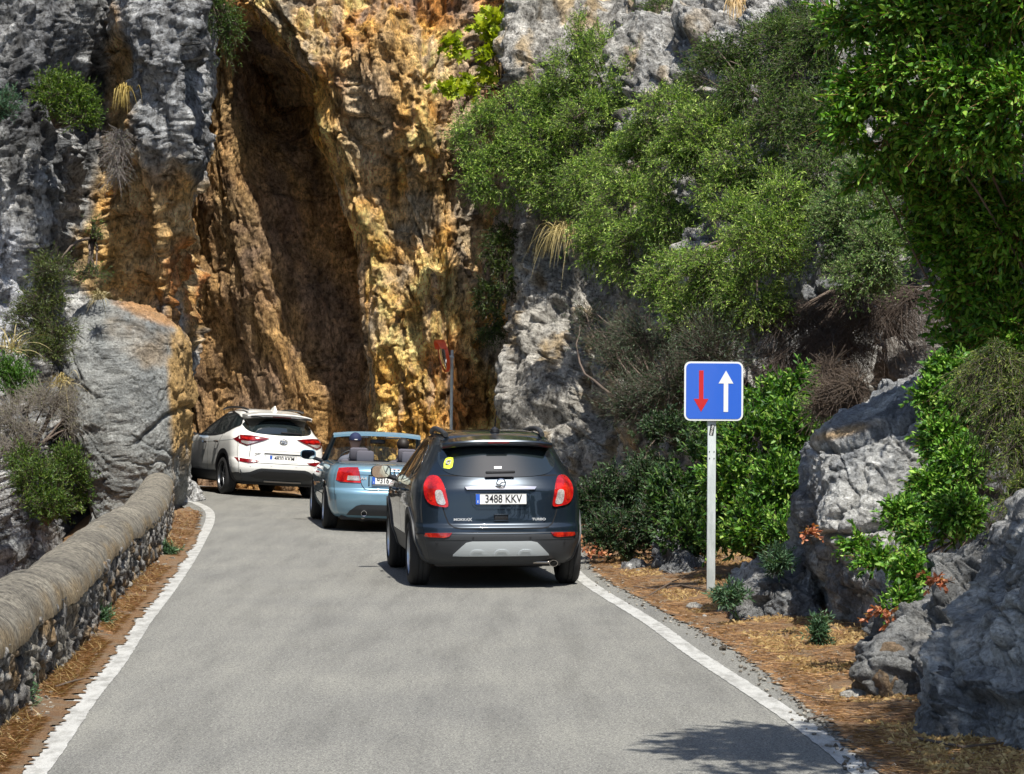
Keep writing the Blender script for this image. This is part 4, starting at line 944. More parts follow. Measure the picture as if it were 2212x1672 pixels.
# ------------------------------------------------------------------ light blue open convertible
def convertible():
    root = empty('convertible', (0, 0, 0)); tag(root, 'light blue open convertible between the white SUV and the dark SUV', 'car')
    ra = 1.0; wb = 2.65; r = .315
    rows = [(.20, .76, .16, 4.35, .45, .6), (.28, .82, .06, 4.45, .48, .6), (.38, .855, .02, 4.52, .5, .65), (.47, .865, .0, 4.55, .5, .7), (.54, .872, .0, 4.56, .5, .7), (.59, .876, .02, 4.55, .5, .75), (.62, .879, .055, 4.54, .5, .8),
            (.70, .883, .07, 4.48, .5, .9), (.80, .875, .09, 4.25, .5, 1.1), (.86, .855, .10, 3.85, .52, 1.1), (.90, .835, .125, 3.5, .54, 1.0), (.935, .80, .18, 3.25, .56, .9), (.955, .74, .30, 3.1, .5, .8), (.963, .6, .5, 2.9, .4, .6), (.965, .3, .9, 2.6, .2, .2)]
    c = Car(root, rows, 80, 2.7, 2.4)
    cab = MB().box((0, 2.05, .95), (1.30, 1.72, .9), None, .12)
    c.shell(M_BLUE, arch_cut((ra, r + .02), r + .045, .88) + arch_cut((ra + wb, r + .02), r + .045, .88) + [cab])
    c.patch('lower_valance', [(-.60, .235), (-.56, .30), (-.47, .375), (-.40, .395), (.40, .395), (.47, .375), (.56, .30), (.60, .235)], M_PLAST, off=.008, depth=.02, sm=False, res=.04)
    gate = [(-.46, .955), (-.44, .86), (-.42, .74), (-.40, .67), (-.36, .615), (-.28, .598)]
    c.strip('boot_seam', gate + [(-x, z) for x, z in gate[::-1]], .010, M_GAP)
    c.strip('boot_seam', [(-.44, .815), (-.30, .815)], .006, M_GAP); c.strip('boot_seam', [(.44, .815), (.30, .815)], .006, M_GAP)
    for x in (-1, 1):
        L = [(x * .455, .945), (x * .435, .86), (x * .415, .725), (x * .70, .73), (x * .76, .755), (x * .745, .85), (x * .72, .925), (x * .6, .94)]
        L = [(a, b - .022) for a, b in L]
        o = c.patch('tail_light', L, M_RED, off=.012, depth=.04, sm=False, res=.03)
        c.patch('clear_lens', [(x * .44, .80), (x * .60, .80), (x * .61, .735), (x * .43, .735)], M_CLEAR, off=.018, depth=.01, sm=False, res=.03, parent=o)
    c.patch('plate_recess', [(-.30, .81), (-.29, .655), (.29, .655), (.30, .81)], M_BLUE, off=.003, depth=.01, sm=False); c.strip('recess_edge', [(-.30, .66), (-.30, .812), (.30, .812), (.30, .66)], .018, M_GAP, off=.008)
    c.strip('recess_edge', [(-.3, .652), (.3, .652)], .012, M_BLUE, off=.012)
    plate(root, (0, .040, .742), '9316', R(-3))
    MB().box((0, .050, .676), (.50, .008, .018), None, .002).build('plate_holder', M_PLATE, root)
    MB().box((0, .115, .905), (.28, .02, .016), Matrix.Rotation(R(-30), 3, 'X'), .003).build('brake_light', M_REDD, root)
    for s_, x, z in (('A4', -.375, .765),):
        yy = c.hit(x, z, 'r')[0].y; text('lettering', s_, .060, M_LETTER, root, (x, yy - .008, z), ext=.003, sx=1.3, bold=.001)
    rg = MB()
    for k in range(4):
        rg.tube([(-.09 + k * .06 + .036 * math.cos(a), 0, .036 * math.sin(a)) for a in np.linspace(0, 2 * math.pi, 25)], .006, 6, False)
    yy = c.hit(0, .86, 'r')[0].y; b = rg.build('badge', M_CHROME, root, True); b.location = (0, yy - .012, .862)
    e = MB().lathe([(-.03, .034), (-.035, .040), (-.03, .044), (.12, .044)], 28, 'y', (-.36, .07, .27)); e.build('exhaust_tip', M_CHROME, root, True)
    MB().tube([(-.52, .35, .235), (-.36, .32, .225), (-.15, .35, .235)], [.06, .085, .06], 14).build('exhaust', M_STEEL, root, True)
    MB().box((0, 2.2, .22), (1.35, 3.9, .12), None, .03).build('underbody', M_BLACK, root)
    for sd_ in (-1, 1):
        for ln in ([(1.62, .94), (1.60, .70), (1.45, .30)], [(3.1, .94), (3.08, .30)]): c.strip('door_seam', ln, .008, M_GAP, 's', sd_)
        c.strip('side_moulding', [(1.4, .47), (3.0, .47)], .035, M_BLUE, 's', sd_, off=.012)
        p, _ = c.hit(1.9, .82, 's', sd_); MB().tube([(p.x, 1.8, .82), (p.x + sd_ * .035, 1.84, .82), (p.x + sd_ * .035, 1.96, .82), (p.x, 2.0, .82)], .014, 8).build('door_handle', M_BLUE, root, True)
        for yc in (ra, ra + wb): wheel(root, sd_ * .775, yc, r, .215, sd_, M_RIM)
        door_mirror(root, (sd_ * .99, 3.0, 1.02), sd_, M_BLUE, 1.05)
    # windscreen: pillars, header, glass, inside mirror
    fr = MB()
    A = lambda t, s: ((s * (.73 - .10 * t)), 3.12 - .78 * t, .93 + .43 * t)
    hd = MB(); n = 21
    pts = [((-.66 + 1.32 * i / (n - 1)), 2.33 + .08 * (1 - abs(-1 + 2 * i / (n - 1)) ** 2), 1.335 + .035 * (1 - abs(-1 + 2 * i / (n - 1)) ** 3)) for i in range(n)]
    v = []
    for x, y, z in pts: v += [(x, y - .07, z - .032), (x, y - .065, z + .004), (x, y + .01, z + .034), (x, y + .07, z + .004), (x, y + .05, z - .034)]
    f = [(i * 5 + k, i * 5 + (k + 1) % 5, (i + 1) * 5 + (k + 1) % 5, (i + 1) * 5 + k) for i in range(n - 1) for k in range(5)] + [(0, 1, 2, 3, 4), tuple((n - 1) * 5 + k for k in (4, 3, 2, 1, 0))]
    h = hd.add(v, f).build('windscreen_header', M_BLUE, root, True)
    MB().box((-.34, 2.34, 1.315), (.42, .05, .02), None, .005).box((.34, 2.34, 1.315), (.42, .05, .02), None, .005).build('sun_visor', M_BLACK, h)
    for s_ in (-1, 1):
        MB().tube([A(t, s_) for t in np.linspace(0, .97, 8)], [.055, .05, .046, .042, .04, .038, .036, .034], 10).build('windscreen_pillar', M_BLACK, root, True)
    g = MB(); v = []; n = 13
    for t in (0.02, .5, .96):
        for i in range(n):
            q = -1 + 2 * i / (n - 1); x, y, z = A(t, q); v.append((x, y + .10 * (1 - q * q), z))
    f = [(a * n + i, a * n + i + 1, (a + 1) * n + i + 1, (a + 1) * n + i) for a in range(2) for i in range(n - 1)]
    g.add(v, f).build('windscreen', M_WIND, root, True)
    MB().box((.02, 2.40, 1.255), (.23, .03, .065), None, .02).build('rear_view_mirror', M_BLACK, root, True)
    MB().box((0, 3.0, .87), (1.30, .35, .10), None, .04).build('dashboard', M_BLACK, root, True)
    sw = MB().tube([(-.36 + .18 * math.cos(a), 2.62 + .06 * math.sin(a), .93 + .17 * math.sin(a)) for a in np.linspace(0, 2 * math.pi, 25)], .014, 8, False).build('steering_wheel', M_BLACK, root, True)
    for x in (-.36, .36):
        st = MB().box((x, 2.02, .45), (.50, .50, .16), None, .06).build('seat', M_SEAT, root, True)
        MB().box((x, 1.74, .72), (.48, .14, .56), Matrix.Rotation(R(14), 3, 'X'), .06).build('backrest', M_SEAT, st, True)
        hr = MB(); hr.box((x + .03, 1.60, 1.075), (.28, .10, .20), Matrix.Rotation(R(10), 3, 'X'), .045); hr.build('headrest', M_SEAT, st, True)
    rs = MB().box((0, 1.42, .55), (1.15, .40, .16), None, .05).build('rear_seat', M_SEAT, root, True)
    MB().box((0, 1.22, .76), (1.15, .12, .36), Matrix.Rotation(R(10), 3, 'X'), .05).build('backrest', M_SEAT, rs, True)
    for x in (-.27, .40): MB().box((x, 1.20, 1.045), (.27, .09, .19), None, .045).build('headrest', M_SEAT, rs, True)
    MB().tube([(x_, 1.16, .968) for x_ in np.linspace(-.62, .62, 8)], .018, 8).build('hood_cover_edge', M_BLACK, root, True)
    rx = -2.776 + .885 * math.cos(R(8.4)); ry = 35.8 + .885 * math.sin(R(8.4))
    place_car(root, rx, ry, 8.4, ra, 1.9)
    return root
cv = convertible()

# ------------------------------------------------------------------ the two people in the convertible
M_SKIN = mat('skin', (.50, .30, .22), .5); M_CAP = mat('navy_cap', (.012, .02, .07), .8); M_HAIR = mat('dark_hair', (.02, .014, .01), .6)
M_SHIRT = mat('grey_shirt', (.12, .13, .16), .8); M_TOP = mat('dark_top', (.05, .04, .05), .8)
def person(label, lx, ly, seat_z, shirt, hair, cap, drive, group=None):
    # one skinned figure seated in the car, looking forward (+y)
    pts = [(0, 0, 0), (0, -.02, .22), (0, -.04, .40), (0, -.02, .52), (0, .0, .60), (0, .012, .685), (0, .01, .755)]
    rad = [(.155, .12), (.135, .10), (.15, .105), (.075, .06), (.056, .056), (.078, .095), (.066, .082)]
    E = [(i, i + 1) for i in range(6)]
    def chain(a, ps, rs):
        for p, q in zip(ps, rs): pts.append(p); rad.append((q, q)); E.append((a, len(pts) - 1)); a = len(pts) - 1
        return a
    for s in (-1, 1):
        chain(0, [(s * .10, .05, .0), (s * .13, .42, .03), (s * .12, .62, -.25), (s * .12, .70, -.38), (s * .12, .80, -.40)], [.09, .065, .048, .038, .03])
        hand = (s * .17, .50, .38) if drive else (s * .10, .36, .10)
        h = chain(2, [(s * .19, -.03, .42), (s * .25, .10, .22), hand], [.058, .04, .028])
        base = Vector(hand)
        d = Vector((-s * .25, .6, .3 if drive else -.15)).normalized()
        pm = chain(h, [base + d * .05], [.028])
        for k in range(4):
            o = Vector((-s * .010 * (1.5 - k), 0, .018 * (1.5 - k))); L = (.072, .08, .075, .058)[k]
            chain(pm, [base + d * .06 + o * 1.4, base + d * (.06 + L * .5) + o * 1.5 + Vector((0, 0, .004)), base + d * (.06 + L * .8) + o * 1.4 + Vector((-s * .02, 0, -.012))], [.009, .0085, .007])
        chain(h, [base + d * .02 + Vector((-s * .03, 0, .025)), base + d * .05 + Vector((-s * .045, 0, .04))], [.010, .008])
    # nose, ears
    chain(5, [(0, .105, .69), (0, .118, .675)], [.012, .010])
    for s in (-1, 1): chain(5, [(s * .078, .0, .69), (s * .086, -.008, .70)], [.012, .010])
    me = bpy.data.meshes.new('person'); me.from_pydata([tuple(p) for p in pts], E, []); o = link('person', me)
    o.modifiers.new('s', 'SKIN'); sv = me.skin_vertices[0].data
    for v, q in zip(sv, rad): v.radius = q
    sv[0].use_root = True
    u = o.modifiers.new('u', 'SUBSURF'); u.levels = 2; u.render_levels = 2
    bpy.context.view_layer.update(); m2 = bpy.data.meshes.new_from_object(o.evaluated_get(bpy.context.evaluated_depsgraph_get())); o.modifiers.clear(); o.data = m2
    m2.materials.clear(); m2.materials.append(M_SKIN)
    for p in m2.polygons: p.use_smooth = True
    # shirt: the torso and upper arms, a little proud of the body
    bm = bmesh.new(); bm.from_mesh(m2); bm.normal_update()
    for v in bm.verts: v.co += v.normal * .012
    bmesh.ops.delete(bm, geom=[f for f in bm.faces if not (.02 < f.calc_center_median().z < .555 and f.calc_center_median().y < .22)], context='FACES')
    ms = bpy.data.meshes.new('shirt'); bm.to_mesh(ms); bm.free(); ms.materials.append(shirt); sh = link('shirt', ms, o)
    bm = bmesh.new(); bmesh.ops.create_uvsphere(bm, u_segments=24, v_segments=16, radius=1)
    for v in bm.verts:
        x, y, z = v.co; v.co = Vector((x * .094, y * .112 - .012, z * .10 + .735))
    lo = .70 if cap else .55
    bmesh.ops.delete(bm, geom=[f for f in bm.faces if f.calc_center_median().z < (.712 if cap else (.66 if f.calc_center_median().y < .02 else .755))], context='FACES')
    mh = bpy.data.meshes.new('cap' if cap else 'hair'); bm.to_mesh(mh); bm.free(); mh.materials.append(M_CAP if cap else M_HAIR)
    for p in mh.polygons: p.use_smooth = True
    hr = link('cap' if cap else 'hair', mh, o)
    if cap:
        MB().add([(-.07, .085, .735), (.07, .085, .735), (.055, .175, .725), (-.055, .175, .725), (-.07, .085, .728), (.07, .085, .728), (.055, .175, .719), (-.055, .175, .719)], [(0, 1, 2, 3), (7, 6, 5, 4), (0, 4, 5, 1), (1, 5, 6, 2), (2, 6, 7, 3), (3, 7, 4, 0)]).build('peak', M_CAP, hr)
        MB().box((0, -.1225, .728), (.045, .004, .012), None, .001).build('patch', M_PLATE, hr)
    M = cv.matrix_basis
    w = Matrix.Translation(cv.location) @ cv.rotation_euler.to_matrix().to_4x4() @ Matrix.Translation((lx, ly, seat_z))
    o.matrix_world = w
    tag(o, label, 'person', group); return o
person('person in a navy cap driving the light blue convertible, seen from behind', -.36, 1.93, .56, M_SHIRT, 1, True, True)
person('dark haired person in the passenger seat of the light blue convertible', .36, 1.93, .50, M_TOP, 1, False, False)
# ================================================================== SIGNS
M_GALV = mat('galvanised_steel', (.55, .6, .6), .5, .0)
def galv():
    k = N(M_GALV); v = k.coord((1, 1, .25)); c = k.ramp(k.noise(v, 16, 6, .7), [(.3, (.40, .45, .45)), (.5, (.54, .60, .60)), (.7, (.68, .73, .73))]); k.l(c, k.b.inputs['Base Color'])
galv()
def rounded(w, h, r, n=6, cx=0, cz=0):
    o = []
    for sx, sz, a0 in ((1, 1, 0), (-1, 1, 90), (-1, -1, 180), (1, -1, 270)):
        for i in range(n + 1):
            a = R(a0 + 90 * i / n); o.append((cx + sx * (w / 2 - r) + r * math.cos(a), cz + sz * (h / 2 - r) + r * math.sin(a)))
    return o
def priority_sign():
    x, _, z = P(1539.5, 845, 23.7); zb = vr_z(x, 23.75) - .05
    root = empty('traffic_sign', (x, 23.75, zb), (0, R(.35), R(2))); tag(root, 'square blue priority sign with red and white arrows on a steel post', 'sign')
    zc = z - zb; s = .572
    MB().box((-.012, .03, (zc + .1) / 2 ), (.082, .04, zc + .1), None, .006).build('post', M_GALV, root, True)
    wh = mat('sign_white', (.80, .82, .82), .35, 0, .3); bl = mat('sign_blue', (.03, .13, .62), .35, 0, .4); rd = mat('sign_red', (.55, .015, .02), .35, 0, .4)
    pan = MB().prism(rounded(s, s, .06), -.018, .004).build('panel', wh, root); pan.location = (0, 0, zc)
    MB().prism(rounded(s - .035, s - .035, .045), -.021, -.0185).build('blue_field', bl, pan)
    def arrow(cx, up, m, nm):
        h = .20; p = [(cx - .022, -h * up), (cx - .022, (h - .125) * up), (cx - .072, (h - .125) * up), (cx, h * up), (cx + .072, (h - .125) * up), (cx + .022, (h - .125) * up), (cx + .022, -h * up)]
        if up > 0: p = p[::-1]
        MB().prism(p, -.0235, -.0215).build(nm, m, pan)
    arrow(-.122, -1, rd, 'down_arrow'); arrow(.118, 1, wh, 'up_arrow')
    for q in (.16, -.16): MB().box((-.012, .012, zc + q), (.30, .02, .03), None, .003).build('clamp', M_GALV, root)
    for i in (-1, 1):
        for q in (zc - .585, zc - .65): MB().lathe([(-.003, .001), (-.003, .005), (.01, .005)], 8, 'y', (-.012 + i * .022, .008, q)).build('bolt_hole', M_GAP, root)
    st = MB().box((-.012, .0085, zc - .375), (.042, .002, .105), Matrix.Rotation(R(8), 3, 'Y'), 0).build('small_sticker', M_INK, root)
    text('print', 'FXD FXD', .024, M_PLATE, st, (-.010, .0065, zc - .375), (R(90), R(-78), 0), ext=.0005, bold=.001)
priority_sign()
def road_mirror():
    Y = 46.4; x, _, zt = P(973, 756, Y); zb = hgt(x, Y) - .02
    root = empty('traffic_mirror', (x, Y, zb)); tag(root, 'round convex traffic mirror with orange hood on a thin steel pole', 'mirror')
    MB().tube([(0, 0, 0), (.03, 0, (zt - zb))], .030, 14).build('pole', M_GALV, root, True)
    xm, _, zm = P(958, 769, Y - .05)
    c = Vector((xm - x, -.04, zm - zb)); n = Vector((-.955, -.24, -.17)).normalized()
    q = n.to_track_quat('Z', 'Y'); M = Matrix.Translation(c) @ q.to_matrix().to_4x4()
    orange = mat('orange_hood', (.85, .10, .03), .4, 0, .3)
    def L(prof, n_=40, half=None):
        m = MB(); v = []; ks = n_
        for a, r in prof:
            for k in range(ks): t = 2 * math.pi * k / ks; v.append(M @ Vector((r * math.cos(t), r * math.sin(t), a)))
        f = [(i * ks + k, i * ks + (k + 1) % ks, (i + 1) * ks + (k + 1) % ks, (i + 1) * ks + k) for i in range(len(prof) - 1) for k in range(ks)]
        return m.add(v, f)
    L([(.05 * (1 - (r / .29) ** 2), r) for r in np.linspace(.001, .285, 10)]).build('mirror_glass', M_MIRR, root, True)
    L([(.0, .285), (.02, .29), (.02, .31), (-.04, .31), (-.06, .25), (-.07, .001)]).build('backing', orange, root, True)
    # hood over the upper half
    zl = q.inverted() @ Vector((0, 0, 1)); a0 = math.atan2(zl.y, zl.x); v = []; f = []; k = 25
    for i in range(k):
        a = a0 + R(-66 + 132 * i / (k - 1)); d = .12 * math.cos(R(-66 + 132 * i / (k - 1))) ** .6 if 0 < i < k - 1 else .01
        for r, z in ((.312, -.03), (.325, d), (.305, d), (.300, -.03)): v.append(M @ Vector((r * math.cos(a), r * math.sin(a), z)))
    for i in range(k - 1):
        for j in range(4): f.append((i * 4 + j, i * 4 + (j + 1) % 4, (i + 1) * 4 + (j + 1) % 4, (i + 1) * 4 + j))
    MB().add(v, f).build('hood', orange, root, True)
    MB().tube([c - n * .05, (.02, 0, zm - zb - .02)], .018, 8).box((.025, 0, zm - zb - .02), (.085, .085, .05), None, .01).build('bracket', M_GALV, root, True)
road_mirror()

# ================================================================== ROCKS
def boulder(label, rows, base, seed, nz=200, nx=300, ex=2.8, amp=1.0, col=None, cat='boulder', name='boulder', crack=None, material=None, group=None, shade_of_stone=1.0, flat=1.0):
    A = np.array(rows, float); t = np.arange(len(A)); tn = np.linspace(0, len(A) - 1, nz)
    z = np.interp(tn, t, A[:, 0]); l, r, yf, dp = [catmull(A[:, c:c + 1], nz)[:, 0] for c in (1, 2, 3, 4)]
    V = np.empty((nz, nx, 3)); T = np.linspace(0, 2 * math.pi, nx, endpoint=False)
    sg = lambda q, p: np.sign(q) * np.abs(q) ** p
    for i in range(nz):
        xl = (l[i] + 8 - CX) / F * (yf[i] + dp[i] * .5); xr = (r[i] - CX) / F * (yf[i] + dp[i] * .5)
        V[i, :, 0] = (xl + xr) / 2 + (xr - xl) / 2 * sg(np.sin(T), 2 / ex); V[i, :, 1] = yf[i] + dp[i] / 2 - dp[i] / 2 * sg(np.cos(T), 2 / ex); V[i, :, 2] = z[i]
    n = grid_normals(V, True).reshape(-1, 3); p = V.reshape(-1, 3)
    c = p.reshape(nz, nx, 3).mean(1).repeat(nx, 0); flip = np.sign(((p - c) * n).sum(1).mean()); n = n * (flip if flip else 1)
    q = p + seed * 7.7; lean = q.copy(); lean[:, 0] += lean[:, 2] * .5
    a = fbm(q * 1.0, 3); f1, d1, idv = facets(lean, 1.15, .8, .35, .4, seed); f2, g1, idg = facets(lean, 3.6, .75, .4, .4, seed + 5); f3, h1, _ = facets(q, 11, .8, .4, .4, seed + 9)
    e = smooth(d1 / .035); e2 = smooth(g1 / .06); cc = ridged(q * 8, 5) * .35 - .2; w1, _, _ = worley(q * 13); pit = -np.clip(.28 - w1, 0, 1) * .08
    d = amp * (.08 * a + .55 * flat * f1 + .45 * flat * f2 + .5 * f3 - .05 * (1 - e) - .02 * (1 - e2) + .02 * cc + pit); d -= np.percentile(d, 72)
    if crack is not None:
        for (x0, y0, x1, y1, Yc, wd_, dpt) in crack:      # a fracture running across the face
            X0, _, Z0 = P(x0, y0, Yc); X1, _, Z1 = P(x1, y1, Yc); dx, dz = X1 - X0, Z1 - Z0; L = math.hypot(dx, dz)
            s = ((p[:, 0] - X0) * dx + (p[:, 2] - Z0) * dz) / L ** 2; off = ((p[:, 0] - X0) * dz - (p[:, 2] - Z0) * dx) / L + .035 * fbm(q * 3, 4)
            d -= dpt * np.exp(-(off / wd_) ** 2) * smooth((s + .05) * 8) * smooth((1.05 - s) * 8)
            d += .025 * smooth(off / .04 * -1) * smooth((s) * 8) * smooth((1 - s) * 8)
    W = p + n * d[:, None]
    b = lerp((.22, .23, .24), (.50, .50, .48), .4 + fbm(q * 2.2 + 4, 4)); b = lerp(b, (.09, .092, .10), smooth(fbm(q * 1.3 + 40, 4) * 2.4 - .1) * .5)
    lich = worley(q * 10 + 3)[0]; b = lerp(b, (.66, .66, .64), ((lich < .20) & (pnoise(q * 2.5) > .05)) * .8)
    b = lerp(b, (.60, .58, .54), smooth(fbm(q * 5 + 70, 4) * 3 - 1.6) * .6)
    b = b * shade_of_stone * (.5 + .3 * e + .2 * e2 + .45 * np.clip(cc, -.5, .5))[:, None]
    if col is not None: b = col(W, b)
    o = mesh(name, W, grid_faces(nz, nx, True), material or M_BOULD, tint=np.clip(b, .01, .9), loc=base)
    return tag(o, label, cat, group)
def lb_col(W, b):
    n = fbm(W * 1.6 + 5, 4) * .5; b = lerp(b, (.30, .315, .30), .55)
    m = spot(W, 330, 660, 120, 38, 41, -.35); b = lerp(b, (.62, .33, .13), smooth(m * 1.5 - .3 + n) * .85)
    m = spot(W, 400, 860, 30, 270, 41, .05); b = lerp(b, (.60, .38, .14), smooth(m * 1.6 - .3 + n) * .9)
    m = spot(W, 300, 720, 90, 60, 41, -.6); return lerp(b, (.38, .28, .17), smooth(m * 1.2 - .4 + n * 1.5) * .6)
boulder('huge flat-faced grey boulder with rusty top standing behind the far end of the parapet',
        [(-.8, 215, 371, 40.7, 3), (-.1, 205, 378, 40.6, 3), (.5, 190, 394, 40.5, 3), (1.2, 170, 402, 40.4, 3), (2.0, 148, 406, 40.5, 3), (2.7, 140, 406, 40.7, 3), (3.05, 142, 386, 40.9, 2.8), (3.35, 165, 345, 41.2, 2.4), (3.5, 200, 290, 41.6, 1.6), (3.55, 240, 260, 42.2, .4)],
        (-6.2, 42, 0), 3, 260, 340, 4.5, .7, lb_col, crack=[(300, 960, 420, 850, 41, .04, .08)], flat=.35)
def slab_col(W, b):
    m = spot(W, 1835, 935, 60, 10, 20, .3); return lerp(b, (.5, .32, .13), m * .7)
boulder('large pale grey slab boulder leaning right, split by a long dark crack, behind the sign',
        [(-.4, 1800, 2090, 18.9, 2.8), (.0, 1795, 2095, 19.0, 2.8), (.35, 1775, 2110, 19.15, 2.8), (.7, 1762, 2120, 19.35, 2.7), (.85, 1735, 2130, 19.45, 2.6), (1.1, 1722, 2150, 19.6, 2.6), (1.35, 1724, 2170, 19.8, 2.5), (1.54, 1742, 2180, 19.9, 2.4), (1.68, 1790, 2190, 20.0, 2.2), (1.86, 1868, 2195, 20.3, 2.0), (2.05, 1950, 2195, 20.6, 1.8), (2.24, 2025, 2195, 20.8, 1.5), (2.36, 2085, 2180, 21, 1.0), (2.42, 2120, 2135, 21.4, .3)],
        (3.2, 20.5, 0), 9, 300, 420, 3.0, 1.0, slab_col, crack=[(1735, 1000, 1960, 905, 19.8, .020, .16), (1950, 905, 2060, 845, 19.9, .022, .16), (1765, 1165, 1960, 1120, 19.6, .018, .12), (1790, 950, 1880, 900, 19.8, .012, .05)], shade_of_stone=1.25, flat=.28)
boulder('low knobbly grey boulder at the foot of the leaning slab, next to the sign post',
        [(-.3, 1590, 1790, 20.9, 1.6), (.05, 1585, 1795, 20.9, 1.6), (.2, 1590, 1795, 20.95, 1.6), (.38, 1615, 1790, 21.0, 1.5), (.5, 1650, 1785, 21.1, 1.4), (.62, 1692, 1775, 21.2, 1.2), (.85, 1705, 1765, 21.3, .9), (1.0, 1718, 1752, 21.4, .6), (1.05, 1730, 1740, 21.6, .1)],
        (2.3, 21.6, 0), 14, 180, 260, 2.4, .9)
boulder('dark grey boulder spotted with white lichen beside the verge, below the hanging bush',
        [(-.3, 1885, 2200, 15.3, 1.8), (.0, 1890, 2205, 15.3, 1.8), (.2, 1895, 2210, 15.35, 1.8), (.4, 1915, 2215, 15.4, 1.7), (.55, 1945, 2220, 15.5, 1.6), (.68, 1985, 2220, 15.6, 1.5), (.80, 2030, 2225, 15.7, 1.4), (.92, 2072, 2225, 15.8, 1.2), (1.02, 2110, 2220, 15.9, .9), (1.06, 2150, 2180, 16.1, .3)],
        (2.9, 16, 0), 21, 240, 340, 2.6, .8, shade_of_stone=.7)
boulder('tall pale and blue-grey rock filling the lower right corner',
        [(-.4, 2005, 2500, 12.9, 2.5), (.0, 2010, 2510, 12.9, 2.5), (.15, 2020, 2510, 12.95, 2.5), (.32, 2040, 2520, 13.0, 2.5), (.57, 2088, 2520, 13.1, 2.4), (.83, 2128, 2530, 13.2, 2.4), (1.03, 2150, 2520, 13.3, 2.2), (1.2, 2180, 2490, 13.5, 2.0), (1.32, 2230, 2440, 13.8, 1.6), (1.37, 2300, 2330, 14.2, .3)],
        (3.2, 13.8, 0), 33, 260, 360, 2.6, .75, shade_of_stone=1.05)
boulder('small dark holed rock at the road verge, in front of the lower right corner rock',
        [(-.2, 1950, 2080, 13.9, .7), (.02, 1950, 2080, 13.9, .7), (.15, 1965, 2075, 13.95, .65), (.27, 1985, 2060, 14.0, .5), (.37, 2010, 2050, 14.1, .3), (.40, 2025, 2035, 14.2, .05)], (2.4, 14, 0), 41, 120, 170, 2.3, .6, cat='rock', name='rock', shade_of_stone=.7)
boulder('brown earthy rock lump between the dry grass and the lichen spotted boulder',
        [(-.2, 1840, 1960, 15.6, .8), (.1, 1845, 1965, 15.6, .8), (.25, 1860, 1960, 15.7, .7), (.34, 1885, 1945, 15.8, .5), (.37, 1905, 1920, 16, .1)], (2.3, 15.9, 0), 47, 90, 130, 2.3, .4, col=lambda W, b: lerp(b, (.30, .19, .09), .7), cat='rock', name='rock')
boulder('grey rock in the shade under the glossy bush left of the sign post',
        [(-.2, 1405, 1530, 26.0, .9), (.1, 1408, 1525, 26.0, .9), (.2, 1430, 1515, 26.1, .8), (.3, 1455, 1500, 26.3, .5), (.33, 1475, 1485, 26.5, .1)], (1.7, 26.3, 0), 53, 90, 130, 2.3, .5, cat='rock', name='rock')
boulder('flat grey rock at the back of the verge between the dark SUV and the bush',
        [(-.2, 1330, 1400, 27.2, .6), (.05, 1335, 1398, 27.2, .6), (.13, 1350, 1390, 27.3, .4), (.16, 1365, 1375, 27.4, .1)], (1.3, 27.5, 0), 57, 60, 90, 2.3, .3, cat='rock', name='rock')
boulder('narrow upright grey rock between the dark low bush and the glossy bush',
        [(-.4, 1400, 1445, 27.6, .8), (0, 1402, 1445, 27.6, .8), (.3, 1408, 1445, 27.7, .7), (.5, 1420, 1445, 27.8, .5), (.55, 1430, 1438, 27.9, .1)], (1.7, 28, 0), 61, 90, 110, 2.3, .6, cat='rock', name='rock')
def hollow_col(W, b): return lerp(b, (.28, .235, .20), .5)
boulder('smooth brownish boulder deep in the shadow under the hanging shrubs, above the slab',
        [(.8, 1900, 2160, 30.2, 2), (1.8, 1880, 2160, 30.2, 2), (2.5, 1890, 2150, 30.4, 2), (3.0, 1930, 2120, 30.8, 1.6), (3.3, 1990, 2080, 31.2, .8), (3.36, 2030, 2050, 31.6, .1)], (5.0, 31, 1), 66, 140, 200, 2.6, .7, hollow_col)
boulder('grey boulder with a smooth top poking out between the dark twigs behind the sign',
        [(.8, 1640, 1800, 31.0, 2), (2.0, 1650, 1810, 31.0, 2), (2.8, 1690, 1830, 31.2, 1.8), (3.3, 1740, 1830, 31.4, 1.2), (3.5, 1785, 1805, 31.8, .2)], (3.8, 31.5, 1), 69, 140, 180, 2.6, .8)
boulder('pale pitted rock on the upper right slope beside the hanging leaves',
        [(.5, 2050, 2190, 18.3, 1.2), (1.3, 2045, 2195, 18.3, 1.2), (1.7, 2060, 2190, 18.4, 1.1), (1.95, 2090, 2170, 18.6, .8), (2.02, 2120, 2140, 18.9, .1)], (3.6, 18.8, .5), 72, 110, 150, 2.4, .5)
